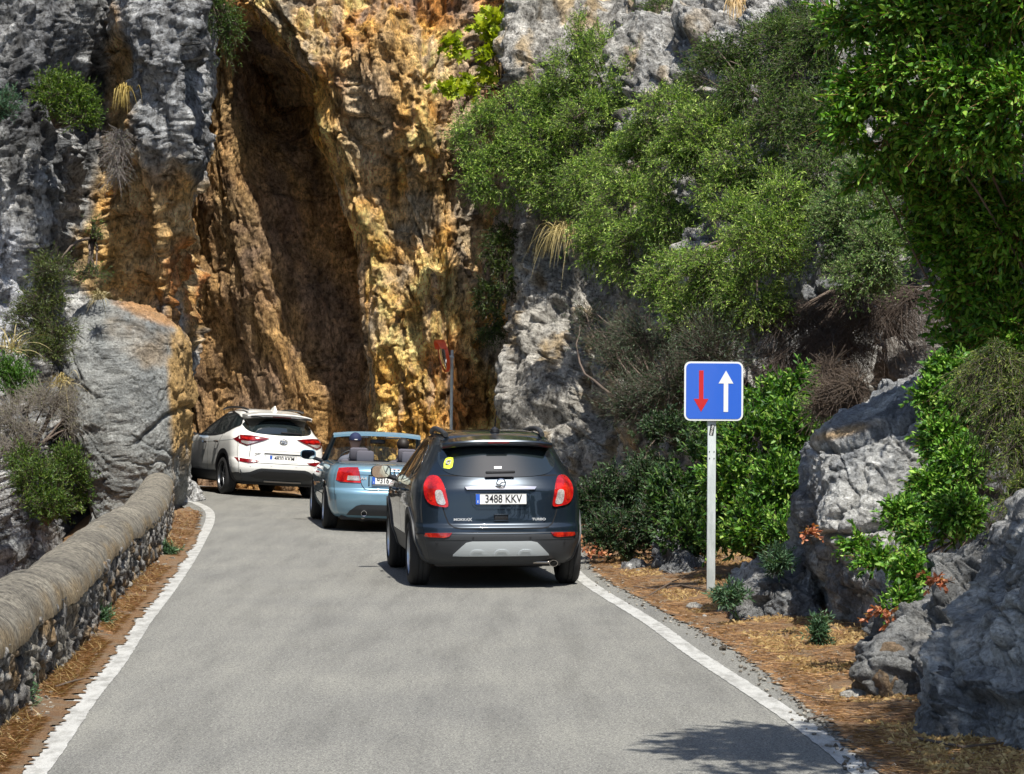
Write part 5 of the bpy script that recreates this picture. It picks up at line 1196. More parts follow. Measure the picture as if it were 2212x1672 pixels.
for k, (x, y, w, lab) in enumerate([(1840, 1510, 34, 'white angular stone lying in the dry needles near the lower right rocks'), (1850, 1483, 14, 'small pale stone just beyond the white angular stone'), (1500, 1318, 26, 'flat pale stone in the needles at the foot of the sign post'), (1518, 1336, 9, 'little round stone in front of the sign post foot'), (1290, 1247, 10, 'small pale stone at the asphalt edge behind the dark SUV'),
        (1375, 1240, 12, 'grey stone in the dry grass halfway between the dark SUV and the sign post'), (270, 1306, 7, 'small grey stone under the middle of the parapet wall'), (55, 1588, 9, 'white stone on the left verge near the bottom left corner'), (1680, 1512 - 40, 9, 'small stone at the crumbling asphalt edge on the right')]):
    X, Y = G(x, y); s = w / F * Y; z = vr_z(X, Y) if X > 0 else .02
    r = [(z - s * .2, x - w, x + w, Y - s, 2 * s), (z + s * .25, x - w, x + w, Y - s, 2 * s), (z + s * .5, x - w * .7, x + w * .6, Y - s * .6, 1.3 * s), (z + s * .62, x - w * .1, x + w * .1, Y, .1 * s)]
    boulder(lab, r, (X, Y, z), 80 + k, 26, 40, 2.2, .12 * s / .1, lambda W, b: lerp(b, (.55, .52, .46), .75), cat='stone', name='stone')

# ================================================================== PLANTS
RS = np.random.RandomState(11)
T_OVAL = np.array([(0, 0), (.35, .5), (.75, .38), (1, 0), (.75, -.38), (.35, -.5)])
T_DIAM = np.array([(0, 0), (.5, .5), (1, 0), (.5, -.5)])
T_FIG = np.array([(0, 0), (.12, .30), (.42, .52), (.42, .22), (.80, .34), (.70, .10), (1, 0), (.70, -.10), (.80, -.34), (.42, -.22), (.42, -.52), (.12, -.30)])
def unit(v): return v / (np.linalg.norm(v, axis=-1, keepdims=True) + 1e-9)
def leaves(pos, d, L, W, tmpl, pal, parent, name='foliage', mt=None, rnd=.25, upf=.3, tn=None):
    n = len(pos); d = unit(d); up = unit(RS.normal(size=(n, 3)) * .9 + np.array([0, -.15, upf + .5])); s = unit(np.cross(d, up)); nn = np.cross(s, d)
    l = L * (1 + rnd * RS.normal(size=n)); l = np.clip(l, L * .4, L * 1.7); w = l * (W / L)
    k = len(tmpl); V = pos[:, None] + d[:, None] * (tmpl[None, :, 0, None] * l[:, None, None]) + s[:, None] * (tmpl[None, :, 1, None] * w[:, None, None])
    V = V + nn[:, None] * ((np.abs(tmpl[None, :, 1, None]) * .35 - tmpl[None, :, 0, None] ** 2 * .12) * l[:, None, None] * .5)
    t = RS.rand(n) ** 1.2 if tn is None else np.clip(tn + .22 * RS.normal(size=n), 0, 1)
    pal = np.array(pal); kk = t * (len(pal) - 1); i = np.clip(kk.astype(int), 0, len(pal) - 2); c = pal[i] + (pal[i + 1] - pal[i]) * (kk - i)[:, None]
    c = c * (1 + .12 * RS.normal(size=(n, 1)))
    return mesh(name, V.reshape(-1, 3), np.arange(n * k).reshape(n, k), mt or M_LEAF, parent, False, tint=np.clip(np.repeat(c, k, 0), .003, .9))
def stems(paths, r0, r1, mt, parent, name='twigs', n=3):      # paths (m, k, 3): thin tapering tubes
    m, k, _ = paths.shape; t = unit(np.gradient(paths, axis=1)); a = unit(np.cross(t, np.array([.3, .2, 1.0]))); b = np.cross(t, a)
    rr = np.linspace(0, 1, k)[None, :, None]; rad = (np.reshape(r0, (-1, 1, 1)) * (1 - rr) + np.reshape(r1, (-1, 1, 1)) * rr)
    V = np.stack([paths + (a * math.cos(q) + b * math.sin(q)) * rad for q in np.linspace(0, 2 * math.pi, n, endpoint=False)], 2)
    idx = np.arange(m * k * n).reshape(m, k, n); j2 = (np.arange(n) + 1) % n
    f = np.stack([idx[:, :-1, :], idx[:, :-1, j2], idx[:, 1:, j2], idx[:, 1:, :]], -1).reshape(-1, 4)
    return mesh(name, V.reshape(-1, 3), f, mt, parent, True)
GREENS = [(.02, .05, .010), (.05, .11, .018), (.11, .19, .030), (.20, .28, .06)]
FINE = [(.03, .075, .012), (.11, .22, .03), (.28, .44, .06), (.60, .72, .20)]
GLOSSY = [(.016, .055, .010), (.05, .15, .018), (.13, .29, .03), (.32, .46, .09)]
TREEP = [(.025, .09, .006), (.07, .19, .012), (.14, .32, .022), (.28, .42, .06)]
def shrub(name, label, cat, blobs, nt, L, W, pal, base, twig=.35, per=14, droop=.25, up=.35, tmpl=T_DIAM, group=None, gap=.0, trunk=.03, spread=.9, tw=.003, branches=14, world=False, mt=None, twm=None):
    root = empty(name, base); tag(root, label, cat, group); b0 = np.array(base)
    bl = []
    for b in blobs:
        if world: bl.append((np.array(b[:3]), np.array(b[3:6])))
        else:
            px, py, Y, rx, ry = b[:5]; dy = b[5] if len(b) > 5 else (rx + ry) / 2 / F * Y * .8
            bl.append((np.array(P(px, py, Y)), np.array([rx / F * Y, dy, ry / F * Y])))
    vol = np.array([(r[0] * r[1] * r[2]) ** .75 for _, r in bl]); cnt = np.maximum(8 if nt < 50 else 20, (nt * vol / vol.sum()).astype(int))
    S = []; D = []; C = []
    for (c, r), n in zip(bl, cnt):
        u = unit(RS.normal(size=(int(n * 2.2), 3))); rad = RS.uniform(.30, 1.0, len(u)) ** .55
        lump = 1 + .30 * fbm(u * 1.6 + c * 3, 3)
        p = c + u * r * (rad * lump)[:, None] * .86
        g = fbm(p * 1.9 + 31, 3); keep = (g > gap - .35) & (u[:, 1] < .65); p = p[keep][:n]; u = u[keep][:n]; rad = rad[keep][:n]
        d = unit(u * r + np.array([0, 0, up * r.mean()]) + RS.normal(size=p.shape) * .45 * r.mean())
        S.append(p - d * twig * .4); D.append(d); C.append(np.clip((u[:, 2] * .35 + .45) * rad + .12, 0, 1))
    S = np.concatenate(S); D = np.concatenate(D); C = np.concatenate(C); n = len(S)
    ln = twig * RS.uniform(.6, 1.35, n); ts = np.linspace(0, 1, 6)
    side = unit(RS.normal(size=(n, 3))) * .18
    def pt(t): return S[:, None] + (D[:, None] * t[..., None] + side[:, None] * t[..., None] ** 2 + np.array([0, 0, -droop]) * t[..., None] ** 2) * ln[:, None, None]
    if nt >= 50: stems(pt(np.tile(ts, (n, 1))) - b0, tw, tw * .5, twm or M_TWIG, root)
    t = (RS.rand(n, per) * .85 + .15); pp = pt(t); tg = unit(pt(t + .05) - pp)
    dirs = unit(tg + RS.normal(size=tg.shape) * spread * .8); tn = np.repeat(C, per) * .0 + RS.rand(n * per) * .75 + np.repeat(RS.rand(n) * .3, per)
    leaves(pp.reshape(-1, 3) - b0, dirs.reshape(-1, 3), L, W, tmpl, pal, root, tn=tn - .05, mt=mt)
    # limbs from the base to inside the crown
    m = branches; bi = RS.randint(0, len(bl), m); tip = np.array([bl[i][0] + bl[i][1] * unit(RS.normal(size=3)) * .55 for i in bi]); bb = np.repeat(b0[None], m, 0) + RS.normal(size=(m, 3)) * .02
    ts = np.linspace(0, 1, 12)[None, :, None]; mid = (bb + tip) / 2 + RS.normal(size=(m, 3)) * np.linalg.norm(tip - bb, axis=1)[:, None] * .07
    pa = bb[:, None] * (1 - ts) ** 2 + 2 * mid[:, None] * ts * (1 - ts) + tip[:, None] * ts ** 2
    pa = pa + .03 * np.stack([pnoise(pa.reshape(-1, 3) * 3 + s).reshape(m, 12) for s in (0, 40, 80)], -1)
    stems(pa - b0, trunk, trunk * .25, M_BARK, root, 'branches', 7)
    return root
def tuft(label, x, y, Y, h, n, col, lean=(-.3, -.3), w=.006, droop=.8, name='grass_tuft', spread=.35, z=None, group=None, up=.7):
    b = np.array(P(x, y, Y)); 
    if z is not None: b[2] = z
    root = empty(name, tuple(b)); tag(root, label, 'grass', group); s = RS.normal(size=(n, 3)) * np.array([.04, .03, .02]) * (h / .4)
    d = unit(np.array([lean[0], lean[1], up]) + RS.normal(size=(n, 3)) * spread); ln = h * RS.uniform(.5, 1.15, n); ts = np.linspace(0, 1, 7)[None, :, None]
    pa = s[:, None] + (d[:, None] * ts + np.array([0, 0, -droop]) * ts ** 2.2) * ln[:, None, None]
    sd = unit(np.cross(d, RS.normal(size=(n, 3)))) * w; wdt = np.array([1, 1, .9, .8, .6, .4, .1])[None, :, None]
    V = np.stack([pa - sd[:, None] * wdt, pa + sd[:, None] * wdt], 2); idx = np.arange(n * 14).reshape(n, 7, 2)
    f = np.stack([idx[:, :-1, 0], idx[:, :-1, 1], idx[:, 1:, 1], idx[:, 1:, 0]], -1).reshape(-1, 4)
    c = lerp(np.array(col) * .6, np.array(col) * 1.25, RS.rand(n)); mesh('blades', V.reshape(-1, 3), f, M_STRAW, root, True, tint=np.repeat(c, 14, 0)); return root
BP = lambda x, y, Y: tuple(P(x, y, Y))
HG = 'shrubs hanging from the right hand cliff'
shrub('shrub', 'leftmost feathery shrub jutting out from the grey cliff over the ochre rock', 'shrub', [(1050, 300, 44.1, 84, 84), (1120, 250, 44.3, 106, 72), (1190, 320, 43.7, 112, 100), (1100, 375, 43.9, 106, 78), (1030, 380, 43.8, 44, 50), (1200, 230, 43.9, 100, 67), (1210, 410, 43.3, 78, 61)], 4455, .058, .013, FINE, BP(1230, 330, 45), .34, 14, .15, .2, group=HG, gap=.20)
shrub('shrub', 'upright feathery shrub topmost on the left of the slope, against bare grey rock', 'shrub', [(1300, 150, 43.1, 84, 95), (1255, 80, 43.3, 42, 61), (1380, 190, 42.5, 84, 78), (1290, 250, 42.5, 100, 67), (1225, 150, 43.3, 56, 50)], 2295, .055, .013, FINE, BP(1330, 260, 44), .34, 13, .05, .4, group=HG, gap=.20)
shrub('shrub', 'drooping mid-green shrub in the middle left of the slope above the straw tuft', 'shrub', [(1270, 400, 41.0, 84, 78), (1340, 350, 39.0, 95, 78), (1360, 440, 38.1, 106, 84), (1310, 520, 39.1, 78, 84), (1390, 540, 37.5, 95, 84), (1440, 470, 36.9, 78, 67)], 3915, .050, .012, FINE, BP(1400, 380, 39.5), .30, 14, .35, .05, group=HG, gap=.20)
shrub('shrub', 'broad bright shrub spilling down the centre of the slope', 'shrub', [(1440, 250, 38.1, 89, 67), (1530, 290, 36.5, 106, 84), (1620, 340, 34.9, 100, 84), (1480, 350, 36.7, 106, 84), (1580, 420, 34.9, 89, 67), (1400, 300, 38.5, 67, 56), (1670, 420, 33.5, 67, 67)], 4185, .048, .012, FINE, BP(1600, 260, 38), .30, 14, .2, .2, group=HG, gap=.20)
shrub('shrub', 'lowest and brightest of the hanging shrubs, just above and left of the blue sign', 'shrub', [(1470, 600, 32.50, 95, 67), (1560, 560, 31.50, 112, 89), (1660, 520, 30.30, 95, 84), (1620, 640, 30.50, 89, 67), (1510, 670, 31.70, 100, 50), (1430, 640, 32.90, 67, 47), (1690, 440, 30.50, 67, 67), (1590, 480, 31.90, 78, 67)], 4860, .042, .011, FINE, BP(1640, 480, 34), .27, 15, .2, .2, group=HG, gap=.14)
shrub('shrub', 'rounded grey-green shrub right of the bright hanging one, beneath the tree branches', 'shrub', [(1850, 460, 29.60, 95, 84), (1900, 540, 29.20, 84, 78), (1800, 520, 29.70, 67, 67), (1870, 390, 29.70, 67, 56), (1860, 600, 29.20, 78, 44)], 3105, .040, .010, [(.04, .09, .03), (.12, .23, .06), (.24, .38, .11), (.46, .56, .24)], BP(1900, 520, 29.6), .26, 15, .1, .3, group=HG, gap=.20)
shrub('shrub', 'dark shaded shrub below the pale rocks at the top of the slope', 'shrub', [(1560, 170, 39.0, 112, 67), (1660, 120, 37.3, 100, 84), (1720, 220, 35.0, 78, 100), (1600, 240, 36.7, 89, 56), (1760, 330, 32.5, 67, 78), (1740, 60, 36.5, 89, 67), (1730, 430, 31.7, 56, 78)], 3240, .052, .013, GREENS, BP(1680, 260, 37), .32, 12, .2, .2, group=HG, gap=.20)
shrub('shrub', 'dense dark green shrub filling the gap between the bright hanging shrubs and the tree', 'shrub', [(1620, 200, 35.2, 80, 60), (1700, 260, 33.8, 80, 70), (1740, 150, 34.0, 80, 70), (1780, 250, 32.6, 70, 80), (1760, 380, 31.6, 60, 60), (1690, 90, 35.4, 80, 60), (1790, 70, 34, 80, 70), (1560, 110, 37.4, 60, 40)], 3300, .050, .014, GREENS, BP(1720, 280, 35.5), .30, 13, .2, .2, group=HG)
shrub('shrub', 'small shrub growing on top of the pale rocks at the upper edge', 'shrub', [(1440, 30, 44.7, 67, 50), (1480, 75, 44.1, 44, 56), (1640, 30, 41.5, 56, 44), (1570, -20, 43.5, 56, 33)], 945, .058, .015, GREENS, BP(1450, 90, 46), .35, 12, .2, .2, group=HG, gap=.20)
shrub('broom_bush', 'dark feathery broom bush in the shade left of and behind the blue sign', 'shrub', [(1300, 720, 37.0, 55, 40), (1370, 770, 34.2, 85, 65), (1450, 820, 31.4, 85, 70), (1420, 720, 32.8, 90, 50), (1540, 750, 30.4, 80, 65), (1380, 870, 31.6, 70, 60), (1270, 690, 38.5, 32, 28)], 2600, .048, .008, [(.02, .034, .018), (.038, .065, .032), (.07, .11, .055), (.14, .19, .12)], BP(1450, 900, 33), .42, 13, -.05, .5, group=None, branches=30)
shrub('shrub', 'dark small-leaved shrub in the groove where the ochre and grey rock meet', 'shrub', [(1075, 540, 46.6, 34, 45), (1090, 600, 46.4, 26, 40), (1050, 640, 46.6, 28, 40), (1060, 700, 46.4, 30, 38), (1085, 500, 46.6, 30, 22)], 560, .06, .02, [(.012, .03, .006), (.03, .06, .01), (.06, .10, .015), (.10, .14, .03)], BP(1085, 620, 47.6), .25, 12, .3, .1)
shrub('dead_brush', 'leafless dark dead brush hanging in the deep shadow above the slab boulder', 'dead brush', [(1720, 690, 30.67, 80, 60), (1800, 740, 30.37, 90, 60), (1900, 690, 30.25, 90, 50), (1980, 640, 30.13, 70, 40), (1700, 780, 30.55, 70, 50), (1840, 640, 30.55, 80, 30)], 2600, .03, .005, [(.015, .010, .010), (.035, .025, .022), (.06, .042, .036)], BP(1850, 620, 31.5), .42, 4, .5, -.2, branches=40, tw=.0035)  # dry bits coloured darker to deepen the shade of this recess
shrub('dead_brush', 'pale dry twiggy brush between the glossy bush and the slab boulder', 'dead brush', [(1810, 850, 22.6, 50, 45), (1790, 800, 22.8, 35, 30), (1850, 830, 22.4, 30, 28), (1770, 880, 22.6, 30, 30)], 900, .022, .006, [(.05, .036, .026), (.10, .07, .05), (.17, .125, .085)], BP(1830, 900, 23), .25, 5, .2, .2, branches=24, tw=.003, twm=mat('pale_twigs', (.12, .09, .07), .9))
shrub('glossy_bush', 'tall glossy green bush directly behind the sign post', 'bush', [(1600, 900, 25.4, 55, 45), (1690, 870, 25.2, 55, 45), (1640, 960, 25.0, 80, 60), (1720, 930, 24.8, 50, 60), (1590, 1040, 25.0, 75, 65), (1690, 1050, 24.6, 60, 75), (1640, 1140, 24.6, 85, 60), (1560, 1130, 25.2, 60, 60), (1700, 1160, 24.2, 45, 40), (1730, 830, 25.2, 32, 28)], 2900, .062, .022, GLOSSY, BP(1640, 1215, 25.4), .24, 13, .0, .9, tmpl=T_OVAL, spread=.75)
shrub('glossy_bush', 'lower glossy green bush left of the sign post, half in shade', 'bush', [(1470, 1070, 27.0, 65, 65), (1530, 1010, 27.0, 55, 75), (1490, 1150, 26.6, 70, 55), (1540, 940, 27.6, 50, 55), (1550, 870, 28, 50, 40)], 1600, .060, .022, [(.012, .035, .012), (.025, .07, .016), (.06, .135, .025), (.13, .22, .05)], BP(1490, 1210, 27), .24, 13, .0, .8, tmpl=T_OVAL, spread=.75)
shrub('bush', 'dark low bush with reddish tips right beside the dark SUV', 'bush', [(1300, 1090, 29.2, 65, 55), (1380, 1060, 29.2, 65, 70), (1340, 1150, 28.4, 85, 48), (1420, 1130, 28.2, 50, 55), (1400, 980, 30.4, 50, 50), (1440, 940, 30.4, 50, 50)], 1900, .050, .016, [(.01, .028, .012), (.02, .05, .018), (.045, .09, .03), (.09, .15, .06)], BP(1360, 1200, 28.8), .24, 13, .0, .5, tmpl=T_OVAL)
shrub('mastic_bush', 'bright mastic bush with reddish stems trailing over the slab boulder', 'bush', [(2055, 810, 18.6, 45, 32), (2020, 860, 18.5, 38, 30), (2080, 880, 18.3, 45, 45), (2035, 950, 18.2, 42, 42), (2080, 1010, 18.0, 45, 50), (2020, 1060, 18.0, 45, 45), (2070, 1110, 17.6, 48, 40), (2010, 1160, 17.2, 50, 38), (1975, 1240, 16.8, 38, 38), (1950, 1310, 16.4, 26, 32), (1890, 1210, 17.0, 36, 16), (1850, 1175, 17.2, 22, 15), (1950, 1110, 17.8, 30, 28)], 3400, .044, .017, [(.02, .065, .008), (.06, .17, .016), (.14, .32, .03), (.32, .48, .09)], BP(2120, 1120, 18.6), .15, 14, .1, .35, tmpl=T_OVAL, spread=.7, twm=mat('reddish_twigs', (.22, .09, .05), .8), trunk=.012, tw=.0025, branches=26)
shrub('asparagus_plant', 'feathery yellow-green plant hanging at the right edge above the corner rock', 'plant', [(2160, 780, 16.6, 50, 50), (2190, 860, 16.4, 50, 60), (2120, 800, 17, 45, 40), (2200, 960, 16.0, 36, 60), (2140, 900, 16.8, 30, 50), (2195, 1060, 15.8, 30, 50)], 1500, .035, .006, [(.02, .045, .006), (.05, .09, .012), (.12, .17, .025), (.26, .30, .06)], BP(2230, 860, 17), .26, 16, .6, .0, trunk=.008, tw=.002)
# tree at the top right: the trunk stands outside the picture
TB = (6.4, 22.0, .3)
shrub('pistacia_tree', 'bright green broad tree reaching in from the top right corner', 'tree', [(1880, 40, 19.84, 95, 50), (2010, 30, 19.36, 120, 60), (2150, 30, 19.12, 110, 70), (1900, 190, 19.60, 90, 60), (1850, 260, 19.60, 60, 45), (1990, 150, 19.36, 110, 60), (2100, 160, 19.12, 110, 70), (1920, 310, 19.72, 80, 45), (2030, 270, 19.36, 110, 60), (2150, 290, 19.12, 100, 60), (1880, 380, 20.09, 45, 28), (1980, 370, 20.09, 60, 35), (2190, 200, 18.88, 80, 80),
      (2080, 420, 20.11, 110, 60), (2180, 480, 20.00, 90, 90), (2060, 520, 20.33, 90, 60), (2120, 610, 20.33, 85, 75), (2060, 640, 20.50, 50, 45), (2190, 700, 20.11, 70, 90), (2140, 740, 20.33, 50, 40), (1960, 440, 20.33, 50, 40), (2010, 570, 20.50, 45, 40),
      (2120, 850, 20.77, 70, 70), (2190, 930, 20.44, 50, 90), (2100, 480, 20.55, 130, 70), (2050, 350, 20.22, 130, 70), (2190, 1050, 20.44, 40, 60), (2100, 720, 20.77, 70, 60), (2000, -110, 19.36, 180, 90), (2250, -60, 18.88, 160, 110), (2380, 250, 19.36, 150, 200), (2380, 600, 20.09, 140, 160), (2200, -250, 18.75, 200, 100)], 11500, .060, .023, TREEP, TB, .28, 13, .15, .25, tmpl=T_OVAL, spread=.7, trunk=.028, tw=.003, branches=22, twm=mat('orange_twigs', (.25, .12, .05), .8))
shrub('pistacia_tree', 'leafy tree beside the lower right rocks whose shadow falls on the road', 'tree', [(3.0, 11.0, 5.4, 1.3, 1.0, .6), (4.6, 10.8, 6.2, 1.5, 1.4, .9), (2.6, 11.4, 5.3, .8, .8, .45), (2.6, 9.6, 5.3, 1.2, .9, .5), (3.9, 10.2, 5.3, 1.1, .9, .5), (3.4, 9.4, 5.2, 1.1, .7, .4), (2.2, 10.9, 5.3, .6, .5, .3), (5.5, 12.5, 6, 1.5, 1.5, 1), (3.9, 12.2, 5.5, .9, .9, .5), (4.6, 9.0, 5.4, 1.5, 1.2, .8)], 5600, .08, .035, TREEP, (6.0, 10.5, 0), .35, 12, .15, .25, tmpl=T_OVAL, world=True, trunk=.08, branches=20)
# left-hand plants
shrub('shrub', 'bright green shrub growing from a ledge on the upper left cliff', 'shrub', [(150, 215, 40.0, 60, 45), (110, 200, 40.2, 40, 35), (175, 250, 39.8, 42, 30), (130, 180, 40.2, 40, 22)], 900, .05, .016, [(.02, .05, .004), (.055, .12, .008), (.11, .20, .015), (.20, .27, .03)], BP(120, 270, 41), .25, 14, .05, .5)
shrub('shrub', 'blue-green shrub cut by the left edge near the top', 'shrub', [(8, 225, 39.6, 34, 34), (-30, 240, 39.6, 40, 40)], 420, .05, .012, [(.03, .08, .04), (.07, .16, .09), (.14, .25, .15)], BP(-20, 270, 40.6), .22, 14, .0, .6)
shrub('shrub', 'green shrub hanging over the top of the cave entrance', 'shrub', [(465, 25, 45, 50, 50), (500, 60, 45, 28, 40), (440, -20, 45, 60, 50), (492, 110, 45, 14, 28)], 620, .06, .012, [(.02, .05, .006), (.05, .11, .012), (.10, .18, .02)], BP(440, -40, 46), .3, 14, .3, .2)
shrub('shrub', 'ragged olive-green shrub on the left cliff above the big boulder', 'shrub', [(105, 580, 38.6, 40, 35), (95, 650, 38.6, 50, 45), (120, 710, 38.4, 45, 40), (60, 690, 38.6, 40, 40), (90, 760, 38.2, 60, 30)], 1150, .055, .010, [(.02, .035, .006), (.045, .075, .012), (.09, .13, .02), (.16, .19, .04)], BP(90, 720, 40), .32, 13, .1, .6)
shrub('shrub', 'small bright green shrub at the left edge among dry twigs', 'shrub', [(40, 830, 37.6, 36, 34), (20, 800, 37.6, 30, 28)], 320, .05, .014, [(.03, .09, .01), (.07, .18, .02), (.13, .27, .03)], BP(30, 870, 38), .22, 14, .0, .6)
shrub('shrub', 'leafy shrub growing on the rocks just beyond the parapet on the left', 'shrub', [(80, 1040, 35.6, 55, 45), (140, 1010, 36, 36, 45), (110, 1090, 35.4, 55, 35), (50, 1000, 36, 36, 30), (170, 1050, 36.2, 25, 40)], 1050, .05, .014, [(.02, .05, .006), (.05, .11, .012), (.10, .18, .02), (.19, .25, .05)], BP(100, 1130, 36), .26, 14, .0, .6)
shrub('dead_brush', 'grey dry brush on the left edge between the two green shrubs', 'dead brush', [(40, 900, 36.6, 70, 45), (100, 860, 37, 60, 40), (30, 960, 36.4, 50, 30), (150, 890, 38, 25, 60)], 1300, .035, .005, [(.10, .09, .05), (.20, .18, .10), (.26, .28, .13)], BP(60, 980, 37.2), .36, 5, .1, .5, tw=.003, branches=20, twm=mat('grey_twigs', (.26, .23, .20), .9))
shrub('dead_brush', 'grey dry cushion of twigs under the hanging straw on the left cliff', 'dead brush', [(255, 320, 41.6, 36, 32), (262, 290, 41.6, 28, 18), (250, 365, 41.6, 26, 26)], 520, .03, .006, [(.12, .11, .10), (.22, .21, .18), (.26, .32, .24)], BP(255, 330, 42.6), .28, 6, .4, .1, tw=.003, branches=10, twm=mat('grey_twigs', (.26, .23, .22), .9))
shrub('shrub', 'tiny dark shrub with thin twigs low on the rubble of the left cliff', 'shrub', [(200, 480, 41.4, 14, 14), (215, 505, 41.4, 12, 8), (110, 590, 39, 60, 18), (200, 590, 41, 40, 20)], 260, .04, .012, GREENS, BP(200, 520, 42), .25, 8, .1, .3)
# fig growing out of the ochre wall
shrub('fig_tree', 'small fig tree with big yellow-green leaves growing from the ochre wall', 'fig tree', [(1060, 40, 46.6, 30, 20), (1045, 60, 46.6, 26, 20), (1085, 85, 46.6, 25, 25), (1065, 125, 46.6, 30, 22), (975, 95, 46.6, 22, 20), (1035, 180, 46.6, 24, 12), (1095, 60, 46.6, 16, 20), (965, 190, 46.6, 24, 14), (1000, 180, 46.8, 18, 10), (1070, 165, 46.7, 24, 14)], 120, .17, .16, [(.16, .22, .01), (.34, .42, .015), (.55, .58, .03)], BP(1085, 190, 48), .22, 3, .1, .3, tmpl=T_FIG, trunk=.022, tw=.006, branches=12, twm=M_BARK, spread=1.2)
# small plants by the road
for lab, x, y, Y, rx, ry, z in (('blue-green spurge at the left end of the low boulder', 1575, 1288, 20.9, 26, 22, None), ('blue-green spurge on top of the low boulder', 1680, 1215, 21.0, 26, 20, None), ('small dark green seedling in the dry grass before the leaning slab', 1768, 1368, 18.9, 12, 20, None), ('green weed at the foot of the parapet nearest the camera', 213, 1345, 20.6, 18, 22, None), ('green weed on the verge near the far part of the parapet', 362, 1192, 29.6, 16, 12, None), ('small weed beside the white line behind the white SUV', 660, 1058, 48.6, 14, 7, None), ('tuft of weeds at the near end of the parapet foot', 45, 1510, 15.4, 10, 26, None)):
    w = P(x, y, Y); shrub('weed', lab, 'plant', [(x, y, Y, rx, ry)], 90, .055, .010, [(.03, .07, .035), (.06, .13, .06), (.13, .22, .11)], (w[0], w[1], w[2] - ry / F * Y), .12, 16, .0, .7, branches=6, trunk=.006, gap=-3)
# withered orange leaves
for lab, bl, base in (('bunch of withered orange leaves at the foot of the bright mastic bush', [(1905, 1325, 16.3, 22, 12), (1925, 1345, 16.2, 26, 12), (1955, 1360, 16.2, 10, 16)], (1940, 1320, 16.6)), ('withered orange twig lying on top of the lichen spotted boulder', [(2025, 1255, 15.0, 18, 12)], (2050, 1250, 15.2)), ('reddish withered sprig between the two cracked faces of the slab', [(1745, 1147, 19.3, 14, 10)], (1750, 1160, 19.6)), ('rust coloured weeds low beside the rear wheel of the dark SUV', [(1262, 1180, 27.6, 20, 16), (1290, 1200, 27.4, 30, 10)], (1275, 1215, 27.8))):
    shrub('withered_leaves', lab, 'leaves', bl, 10, .04, .020, [(.22, .06, .03), (.45, .16, .08), (.62, .34, .17)], BP(*base), .10, 9, .3, .2, tmpl=T_OVAL, trunk=.004, branches=5, twm=M_BARK, gap=-3)
tuft('straw tuft hanging from a crack in the upper left cliff', 270, 195, 41.3, .5, 60, (.46, .34, .10), (-.02, -.25), .008, 1.6, spread=.16)
tuft('dry straw tuft hanging down the grey cliff beside the hanging shrubs', 1222, 505, 41.0, .9, 130, (.52, .42, .18), (-.22, -.3), .005, 1.3, spread=.2)
tuft('dry straw tuft hanging from the pale rocks at the very top', 1592, 8, 41.5, .6, 90, (.60, .42, .20), (0, -.3), .008, 1.7, spread=.16)
tuft('second straw tuft on the pale rocks at the top, left of the bigger one', 1538, 50, 42.5, .4, 50, (.62, .46, .22), (-.2, -.3), .008, 1.5, spread=.16)
tuft('dry grass stalks arching out at the left edge beside the boulder', 30, 760, 37.8, .8, 40, (.5, .42, .22), (0, -.2), .009, .5, spread=.4)
tuft('dry grass in front of the boulder beyond the parapet', 130, 830, 38.2, .6, 60, (.55, .44, .20), (.2, -.2), .008, .8, spread=.4)
tuft('dry grass cushion on the ledge above the big left boulder', 215, 640, 40.6, .3, 120, (.36, .30, .16), (0, -.2), .008, .8, spread=.5)
# ================================================================== GROUND COVER
def scatter(n, side, ymin=9.5, ymax=47):
    if side < 0: ymax = 40.5
    Y = 1 / RS.uniform(1 / ymax, 1 / ymin, n)
    if side < 0:
        C = by_arc(curve(WB), 1500); a = np.interp(Y, C[:, 1], C[:, 0]); cL = curve(LL); k = int(np.argmax(cL[:, 1] > 43.5)); b = np.interp(Y, cL[:k, 1], cL[:k, 0]) - .16
        X = a + (b - a) * RS.rand(n); z = .012 + .05 * (1 - np.clip((X - a) / (b - a), 0, 1)) ** 2
    else:
        i = np.clip(np.searchsorted(VR[:, 0, 1], Y), 0, len(VR) - 1); t = RS.rand(n) ** 1.4; a = VR[i, 0, 0]; X = a + .03 + t * 3.0
        z = np.array([np.interp(x, VR[k, :, 0], VR[k, :, 2]) for x, k in zip(X, i)])
    return X, Y, z
def needles(name, n, side, ln, col, w=.0016, upz=.12):
    X, Y, z = scatter(n, side); p = np.stack([X, Y, z + .006 + RS.rand(n) * .008], 1)
    keep = fbm(np.stack([X * 1.6, Y * 1.2, X * 0], 1), 3) > -.25 * 1.4; p = p[keep]; n = len(p)
    a = RS.rand(n) * 2 * math.pi; d = np.stack([np.cos(a), np.sin(a), RS.rand(n) * upz], 1); s = np.stack([-np.sin(a), np.cos(a), RS.rand(n) * .5], 1) * w * (p[:, 1] / 18)[:, None]
    l = (ln * RS.uniform(.4, 1.3, n))[:, None]; V = np.stack([p - s, p + d * l * .5 + s * 0 + np.array([0, 0, .004]) - s, p + d * l, p + d * l * .5 + s], 1)
    c = lerp(np.array(col[0]), np.array(col[1]), RS.rand(n)); o = mesh(name, V.reshape(-1, 3), np.arange(n * 4).reshape(n, 4), M_STRAW, smooth_=False, tint=np.repeat(c, 4, 0)); tag(o, kind='stuff')
needles('pine_needles', 34000, -1, .07, ((.12, .055, .025), (.46, .26, .12)))
needles('pine_needles', 60000, 1, .09, ((.14, .06, .025), (.50, .30, .14)))
needles('dry_grass', 2500, -1, .08, ((.3, .2, .08), (.5, .38, .18)), .0014, .9)
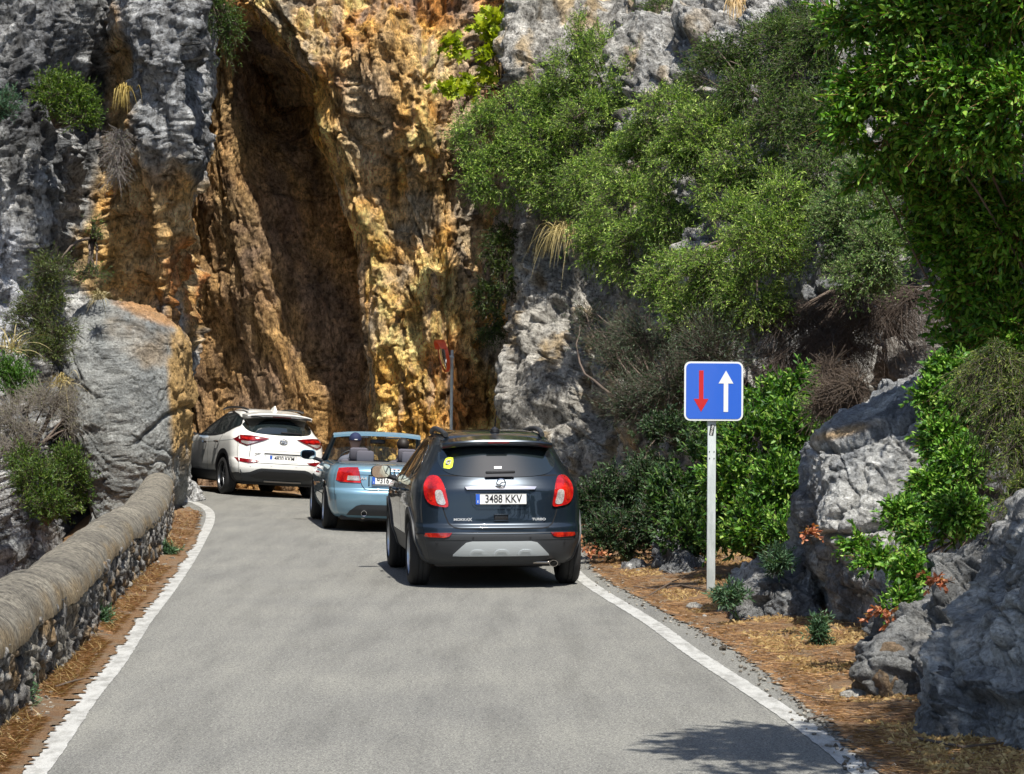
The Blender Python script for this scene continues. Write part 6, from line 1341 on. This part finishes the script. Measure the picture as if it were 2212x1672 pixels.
def clumps():
    X, Y, z = scatter(50000, 1, 12, 30); a = VR[np.clip(np.searchsorted(VR[:, 0, 1], Y), 0, len(VR) - 1), 0, 0]
    q = fbm(np.stack([X * 1.1 + 4, Y * .8, X * 0], 1), 3); keep = (X - a > .25) & (q > .05); X, Y, z = X[keep], Y[keep], z[keep]; n = len(X)
    b = np.stack([X, Y, z], 1); d = unit(RS.normal(size=(n, 3)) * np.array([1, 1, .25]) + np.array([0, 0, .35])); l = RS.uniform(.02, .075, n)[:, None]; s = unit(np.cross(d, RS.normal(size=(n, 3)))) * .0010
    V = np.stack([b - s, b + s, b + d * l * .6 + s + np.array([0, 0, .01]), b + d * l + np.array([0, 0, -.015])], 1)
    c = lerp(np.array((.30, .18, .07)), np.array((.72, .54, .26)), RS.rand(n)); o = mesh('dry_grass', V.reshape(-1, 3), np.arange(n * 4).reshape(n, 4), M_STRAW, smooth_=False, tint=np.repeat(c, 4, 0)); tag(o, kind='stuff')
clumps()
def gravel():
    V = []; Fc = []; cols = []
    ico = bmesh.new(); bmesh.ops.create_icosphere(ico, subdivisions=1, radius=1); iv = np.array([v.co for v in ico.verts]); ico.verts.index_update(); fi = np.array([[v.index for v in f.verts] for f in ico.faces]); ico.free()
    b = 0
    for side, n in ((-1, 500), (1, 1500)):
        X, Y, z = scatter(n, side, 11, 46)
        if side > 0:                                   # most of the grit lies along the broken asphalt edge
            a = VR[np.clip(np.searchsorted(VR[:, 0, 1], Y), 0, len(VR) - 1), 0, 0]; m = RS.rand(n) < .6; X = np.where(m, a + RS.normal(size=n) * .07, X); z = np.where(m, height(X, Y) + .008, z)
        for x, y, zz in zip(X, Y, z):
            s = RS.uniform(.005, .018) * (1.8 if RS.rand() < .06 else 1); v = iv * (1 + .25 * RS.normal(size=iv.shape)) * s * np.array([1, 1, .6]); V.append(v + np.array([x, y, zz + s * .2])); Fc.append(fi + b); b += len(iv)
            cols.append(np.tile(lerp(np.array((.16, .13, .10)), np.array((.62, .58, .50)), RS.rand()), (len(iv), 1)))
    tag(mesh('gravel', np.concatenate(V), np.concatenate(Fc), M_BOULD, smooth_=False, tint=np.concatenate(cols)), kind='stuff')
gravel()
for lab, pts, r in (('thin forked stick in the needles just left of the sign post foot', [(1370, 1270), (1420, 1276), (1470, 1268), (1530, 1282)], .008), ('second stick crossing the forked one left of the sign post', [(1400, 1290), (1450, 1262), (1480, 1250)], .006), ('dark stick on the right verge by the crumbling asphalt edge', [(1720, 1500), (1760, 1512), (1800, 1516)], .007), ('short stick on the left verge near the parapet foot', [(120, 1490), (160, 1476), (185, 1470)], .007),
                    ('dead branch lying in the lower right corner', [(1980, 1600), (2080, 1622), (2200, 1605)], .008), ('short brown stick on the asphalt edge at the lower right', [(1745, 1560), (1770, 1553), (1795, 1552)], .005)):
    W = []
    for x, y in pts:
        X, Y = G(x, y); z = vr_z(X, Y) if X > 0 else .02; X2, Y2 = G(x, y, z); W.append(Vector((X2, Y2, z + .012 + .01 * random.random())))
    o = MB().tube([tuple(w - W[0]) for w in W], [r * 1.3] + [r] * (len(W) - 2) + [r * .5], 6).build('stick', M_BARK, None, True); o.location = W[0]; tag(o, lab, 'stick')
